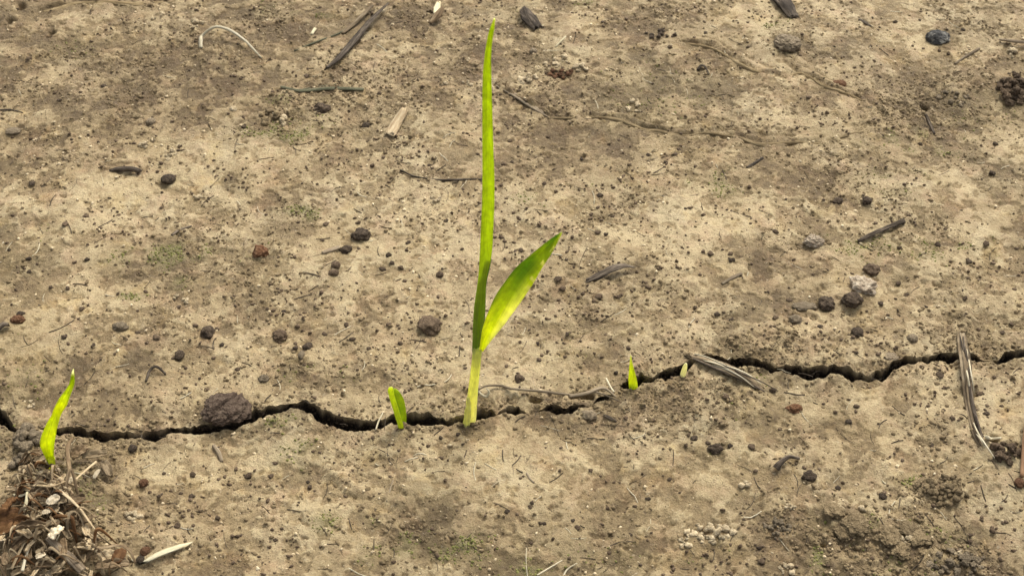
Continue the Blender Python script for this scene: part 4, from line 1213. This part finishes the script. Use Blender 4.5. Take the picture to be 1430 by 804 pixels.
rod('dry_stem', [(38, 768), (30, 783), (20, 806)], [3.6, 4.3, 4.3], 0.43, M_TANLEAF, 'pale bare root leaning out of the litter heap', 'root', lift=[.006, .006, .006], ns=24)
rod('dry_stem', [(49, 768), (41, 785), (34, 806)], [2.9, 3.6, 5.0], 0.43, M_ROOTPALE, 'pale bare root beside another at the foot of the litter heap', 'root', lift=[.006, .006, .006], ns=24)
rod('dry_stem', [(97, 757), (99, 742), (106, 734), (116, 736), (122, 748)], [3.6, 5.8, 6.5, 5.8, 4.3], 0.25, M_STRAW, 'grey arched strip looping over the litter heap', 'dry strip', lift=[.004, .008, .010, .009, .005], ns=40, twist=.8)
rod('dry_stem', [(116, 792), (132, 780), (150, 776), (170, 773), (184, 779), (190, 790)], [3.6, 5.8, 4.3, 4.3, 4.3, 2.9], 0.37, M_DRYLEAF, 'brown curled dry strip along the foot of the litter heap', 'dry strip', lift=[.004, .006, .006, .006, .005, .002], ns=50)
rod('dry_stem', [(44, 668), (56, 667), (70, 668)], [2.2, 2.9, 2.2], 0.43, M_TANLEAF, 'thin tan straw at the foot of the crinkled sprout', 'straw', lift=[.004, .005, .006], ns=18)
rod('dry_stem', [(48, 690), (60, 681), (72, 677), (82, 684)], [4.3, 5.8, 5.8, 3.6], 0.31, M_DRYLEAF, 'brown arched strip below the crinkled sprout', 'dry strip', lift=[.005, .008, .009, .007], ns=30, twist=.8)
rod('dry_stem', [(50, 712), (58, 703), (70, 702), (76, 712)], [3.6, 5.0, 5.0, 3.6], 0.31, M_DRYLEAF, 'second brown arched strip lower on the litter heap', 'dry strip', lift=[.006, .009, .010, .007], ns=30, twist=-.8)
M_FLAKE = mat('pale_flake', [(.30, .23, .14), (.52, .43, .29), (.72, .64, .48)], 420, stretch=True)
M_FLAKEL = mat('puff', [(.30, .21, .13), (.55, .43, .30), (.75, .66, .52)], 2.0)
scrap('leaf_scrap', 15, 741, 42, 48, .5, 1.6, M_RUST, 'large rust orange leaf scrap on the litter heap', LS, up=.006)
scrap('leaf_scrap', 22, 725, 20, 26, 1.2, 2.6, M_RUST, 'small dark red-brown leaf curl above the large rust orange scrap', LS, up=.010)
scrap('leaf_scrap', 50, 757, 22, 40, .1, 4.2, M_DRYLEAF, 'rolled brown leaf scrap forming a loop', LS, up=.010)
scrap('leaf_scrap', 114, 644, 20, 26, .9, 2.6, M_DRYLEAF, 'cupped dark brown leaf scrap beside the standing dry stem', LS, up=.006)
scrap('leaf_scrap', 135, 645, 14, 34, .2, 2.2, M_TANLEAF, 'tan curved leaf scrap arching towards the crack', LS, up=.005)
scrap('leaf_scrap', 150, 660, 16, 30, -1.1, 1.6, M_STRAW, 'grey drooping leaf scrap at the edge of the litter heap', LS, up=.003)
scrap('leaf_scrap', 160, 801, 20, 46, .1, 1.8, M_DRYLEAF, 'curled brown leaf scrap at the foot of the heap', LS, up=.005)
scrap('leaf_scrap', 153, 785, 20, 26, .4, 1.4, M_TANLEAF, 'tan leaf patch between brown curls at the heap foot', LS, up=.004)
scrap('leaf_scrap', 170, 788, 18, 26, 1.3, 1.6, M_RUST, 'pointed red-brown leaf scrap next to the tan patch', LS, up=.006)
scrap('leaf_scrap', 85, 762, 18, 24, 1.0, .8, M_FLAKE, 'large cream flake at the top of the fuzzy stalk', 'flake', up=.010)
scrap('leaf_scrap', 80, 718, 13, 20, .9, .8, M_FLAKE, 'cream flake under the pale flattened strip', 'flake', up=.010)
scrap('leaf_scrap', 104, 687, 8, 16, 1.3, .6, M_FLAKE, 'white flake inside the dark stem loop', 'flake', up=.008)
scrap('leaf_scrap', 137, 669, 6, 18, 1.3, .8, M_FLAKE, 'slim white flake under the thin tan strip', 'flake', up=.004)
scrap('leaf_scrap', 71, 737, 9, 11, .3, .8, M_FLAKE, 'small white triangular flake in the dark heart of the heap', 'flake', up=.011)
scrap('leaf_scrap', 61, 789, 8, 14, .5, .8, M_FLAKE, 'small white flake between the bare roots and the fuzzy stalk', 'flake', up=.007)
scrap('leaf_scrap', 5, 765, 12, 13, .3, 2, M_FLAKE, 'rounded white flake on dark soil below the rust orange scrap', 'flake', up=.005)
for (x, y, lab) in [(66, 664, 'white puff at the foot of the crinkled sprout'), (73, 668, 'pinkish puff at the foot of the crinkled sprout'), (83, 664, 'white puff touching the sprout stem base on its far side'), (79, 682, 'white puff on the brown arched strip')]:
    lump('seed_puff', x, y, 8, 6.5, M_FLAKEL, lab, 'seed puff', sub=3, rough=.35, up=.004)
rs = random.Random(5)
kinds = [(M_DRYLEAF, 'brown'), (M_RUST, 'rust coloured'), (M_TANLEAF, 'tan')]
HEAP = [(72, 664, 'the foot of the crinkled sprout'), (101, 655, 'the standing pinkish stem'), (140, 655, 'the tan arching scrap'), (75, 700, 'the pale flattened strip'), (112, 725, 'the long slanting tan stem'),
        (40, 690, 'the pale stem with a round tip'), (15, 741, 'the large rust orange scrap'), (50, 757, 'the rolled brown loop'), (85, 762, 'the large cream flake'), (100, 790, 'the fuzzy grey stalk'), (30, 788, 'the bare pale roots'),
        (110, 742, 'the grey arched strip'), (153, 785, 'the tan patch at the heap foot'), (80, 718, 'the cream flake under the flattened strip')]
for i in range(290):
    while True:
        x = rs.gauss(72, 44); y = rs.uniform(655, 812) if i % 3 else rs.uniform(645, 700)
        if i % 3 == 0:
            x = rs.uniform(35, 120)
        edge = 60 + (y - 650) * .85
        if -15 < x < edge and x > 45 - (y - 650) * .6:
            break
    mm, hue = kinds[rs.choices([0, 1, 2], [4, 1.7, 4.3])[0]]
    flat = rs.random() < .55
    _, spot = min((math.hypot(x - ax, y - ay), ap) for ax, ay, ap in HEAP)
    if flat and hue == 'rust coloured' and rs.random() < .5:
        mm, hue = M_TANLEAF, 'tan'
    lab = ('curled ' + hue + ' leaf scrap' if flat else 'thin ' + hue + ' dry strand') + ' in the litter by ' + spot
    grp = 'litter by ' + spot
    if flat:
        scrap('leaf_scrap', x, y, rs.uniform(6, 17), rs.uniform(14, 32), rs.uniform(0, 3.14), rs.uniform(1, 4), mm, lab, LS, grp, up=rs.uniform(.001, .007), seed=i)
    else:
        a = rs.uniform(0, 6.28); L = rs.uniform(12, 26)
        rod('leaf_scrap', [(x - L * math.cos(a), y - L * .6 * math.sin(a)), (x + rs.uniform(-6, 6), y + rs.uniform(-6, 6)), (x + L * math.cos(a), y + L * .6 * math.sin(a))], [2, rs.uniform(2.5, 5.5), 1.5], .35, mm, lab, LS, grp,
            lift=[rs.uniform(0, .005), rs.uniform(.004, .013), rs.uniform(0, .006)], ns=20, seg=8, ridge=.4, twist=rs.uniform(-2.5, 2.5))


# ------------------------------------------------------------------ crumbs too many to count
def in_view(n, margin=40):
    px = RNG.uniform(-margin, 1430 + margin, n); py = RNG.uniform(-margin, 804 + margin, n)
    return g0(px, py)


ICO = None


def crumb_field(name, n, rmin, rmax, density, material, label, flat=(.45, .9), seed=0, kind='stuff', sink=.15, power=2.5):
    global ICO
    if ICO is None:
        bm = bmesh.new(); bmesh.ops.create_icosphere(bm, subdivisions=1, radius=1.0)
        bm.verts.ensure_lookup_table()
        ICO = (np.array([v.co[:] for v in bm.verts]), np.array([[v.index for v in f.verts] for f in bm.faces]))
        bm.free()
    V, F = ICO
    # even per square metre of ground
    pts = []
    tot = 0
    while tot < n:
        x = RNG.uniform(-.40, .40, n); y = RNG.uniform(-.22, .325, n)
        d = np.stack([x, y, np.zeros(n)], 1) - CAMN
        zc = d @ FWD; u = d[:, 0] / zc * FPX + 715; v = 402 - (d @ UPV) / zc * FPX
        far, near = lips(x)
        ok = (u > -60) & (u < 1490) & (v > -60) & (v < 870) & ((y > far + .0005) | (y < near - .0005))
        masks = soil_masks(x, y)
        ok &= RNG.random(n) < density(x, y, *masks)
        pts.append(np.stack([x[ok], y[ok]], 1)); tot += ok.sum()
    P = np.vstack(pts)[:n]
    z = H(P[:, 0], P[:, 1])
    r = rmin + (rmax - rmin) * RNG.random(n) ** power
    sx = r * RNG.uniform(.8, 1.35, n); sy = r * RNG.uniform(.7, 1.1, n); sz = r * RNG.uniform(*flat, n)
    a = RNG.uniform(0, 6.283, n); ca, sa = np.cos(a), np.sin(a)
    vv = V[None] * (1 + .28 * RNG.standard_normal((n, len(V), 1))).clip(.55, 1.5)
    lx = vv[..., 0] * sx[:, None]; ly = vv[..., 1] * sy[:, None]; lz = vv[..., 2] * sz[:, None]
    co = np.stack([P[:, 0, None] + lx * ca[:, None] - ly * sa[:, None], P[:, 1, None] + lx * sa[:, None] + ly * ca[:, None], z[:, None] + lz + (sz * (1 - 2 * sink) * .8)[:, None]], -1)
    nv = len(V)
    faces = (F[None] + (np.arange(n) * nv)[:, None, None]).reshape(-1, 3)
    me = bpy.data.meshes.new(name)
    me.vertices.add(n * nv); me.vertices.foreach_set('co', co.reshape(-1).astype(np.float32))
    me.loops.add(faces.size); me.loops.foreach_set('vertex_index', faces.ravel().astype(np.int32))
    me.polygons.add(len(faces)); me.polygons.foreach_set('loop_start', np.arange(0, faces.size, 3, dtype=np.int32))
    me.update(calc_edges=True)
    o = link(name, me, material, smooth=True)
    tag(o, label, 'crumbs', kind=kind)
    return o


crumb_field('dark_soil_crumbs', 6200, .00025, .00125, lambda x, y, p, r, m: .12 + .8 * (vn(x, y, .02, 61) > -.05) * np.clip(.35 + vn(x, y, .05, 62), 0, 1), F_BROWN, 'fine dark soil crumbs strewn over the whole crust', power=2.6, sink=.3)
crumb_field('black_soil_crumbs', 1400, .00025, .0010, lambda x, y, p, r, m: .2 + .7 * (vn(x, y, .03, 63) > 0.1), F_DARK, 'fine black crumbs sprinkled over the crust', power=2.4, sink=.3)
crumb_field('tan_soil_crumbs', 22000, .0003, .0013, lambda x, y, p, r, m: .02 + r ** 2.5, F_TANC, 'tan soil crumbs covering the rough patches', power=2.2, sink=.45)
crumb_field('cream_crumbs', 2200, .0003, .0011, lambda x, y, p, r, m: .3 + .6 * (vn(x, y, .05, 64) > 0), F_CREAM, 'tiny cream flecks scattered over the crust', power=2.4, sink=.3)
crumb_field('moss_specks', 2200, .00025, .0008, lambda x, y, p, r, m: np.clip(m - .08, 0, 1), M_MOSS, 'tiny green moss specks on the olive patches', power=1.6, flat=(.4, .9), sink=.4)


def crack_crumbs(n):
    """crumbs clinging to the walls and rims of the crack"""
    V, F = ICO
    x = RNG.uniform(-.40, .40, n * 3)
    far, near = lips(x)
    w = far - near
    k = np.where(w > .003)[0][:n]
    x, far, near, w = x[k], far[k], near[k], w[k]
    n = len(x)
    t = .10 + .9 * RNG.random(n) ** 1.3
    up = RNG.random(n) < .9
    y = np.where(up, far - w * .5 * t ** 1.3 + .0006, near + w * .2 * t)
    zt = H(x, np.where(up, far + .0004, near - .0004))
    z = zt - t * .022
    r = .00025 + .0010 * RNG.random(n) ** 2
    vv = V[None] * (1 + .3 * RNG.standard_normal((n, len(V), 1))).clip(.5, 1.5) * r[:, None, None] * RNG.uniform(.6, 1.2, (n, 1, 3))
    co = vv + np.stack([x, y, z], 1)[:, None, :]
    faces = (F[None] + (np.arange(n) * len(V))[:, None, None]).reshape(-1, 3)
    me = bpy.data.meshes.new('crack_crumbs')
    me.from_pydata(co.reshape(-1, 3).tolist(), [], faces.tolist())
    o = link('crack_crumbs', me, mat('shade_tinted_crumb', [(.014, .009, .006), (.050, .034, .020), (.13, .093, .055)], 450))  # very dark stops put the crack's shade into the crumb colour
    tag(o, 'brown crumbs clinging to the walls of the crack, darkened with painted shade', 'crumbs', kind='stuff')


crack_crumbs(9000)


def fibre_field(n):
    """short shreds of straw and rootlet"""
    for name, material, cnt, label in (('straw_shreds', M_ROOTPALE, n // 3, 'fine pale straw shreds strewn over the crust'), ('root_shreds', M_TWIG, n, 'fine dark rootlet shreds strewn over the crust')):
        vs_, fs, gr = [], [], []
        for _ in range(cnt):
            px, py = RNG.uniform(-30, 1460), RNG.uniform(-30, 834)
            p = g0(px, py)
            a = RNG.uniform(0, 6.283); L = RNG.uniform(.001, .0055) * (1.6 if RNG.random() < .1 else 1); r = RNG.uniform(.00012, .0003)
            c1 = np.array((math.cos(a), math.sin(a), 0)); nrm = np.array((-c1[1], c1[0], 0))
            bend = RNG.uniform(-.25, .25) * L
            b = len(vs_)
            for t in (-1, -.33, .33, 1):
                q = p + c1 * L * t + nrm * bend * (t * t)
                zz = h1(q[0], q[1]) + r * .8
                for k in range(3):
                    an = 2.094 * k
                    vs_.append((q[0] + nrm[0] * math.cos(an) * r, q[1] + nrm[1] * math.cos(an) * r, zz + math.sin(an) * r)); gr.append((t * L * .12, k * r, L))
            for i in range(3):
                for k in range(3):
                    fs.append((b + i * 3 + k, b + i * 3 + (k + 1) % 3, b + i * 3 + 3 + (k + 1) % 3, b + i * 3 + 3 + k))
        me = bpy.data.meshes.new(name)
        me.from_pydata(vs_, [], fs)
        grain_attr(me, gr)
        tag(link(name, me, material), label, 'shreds', kind='stuff')


fibre_field(480)
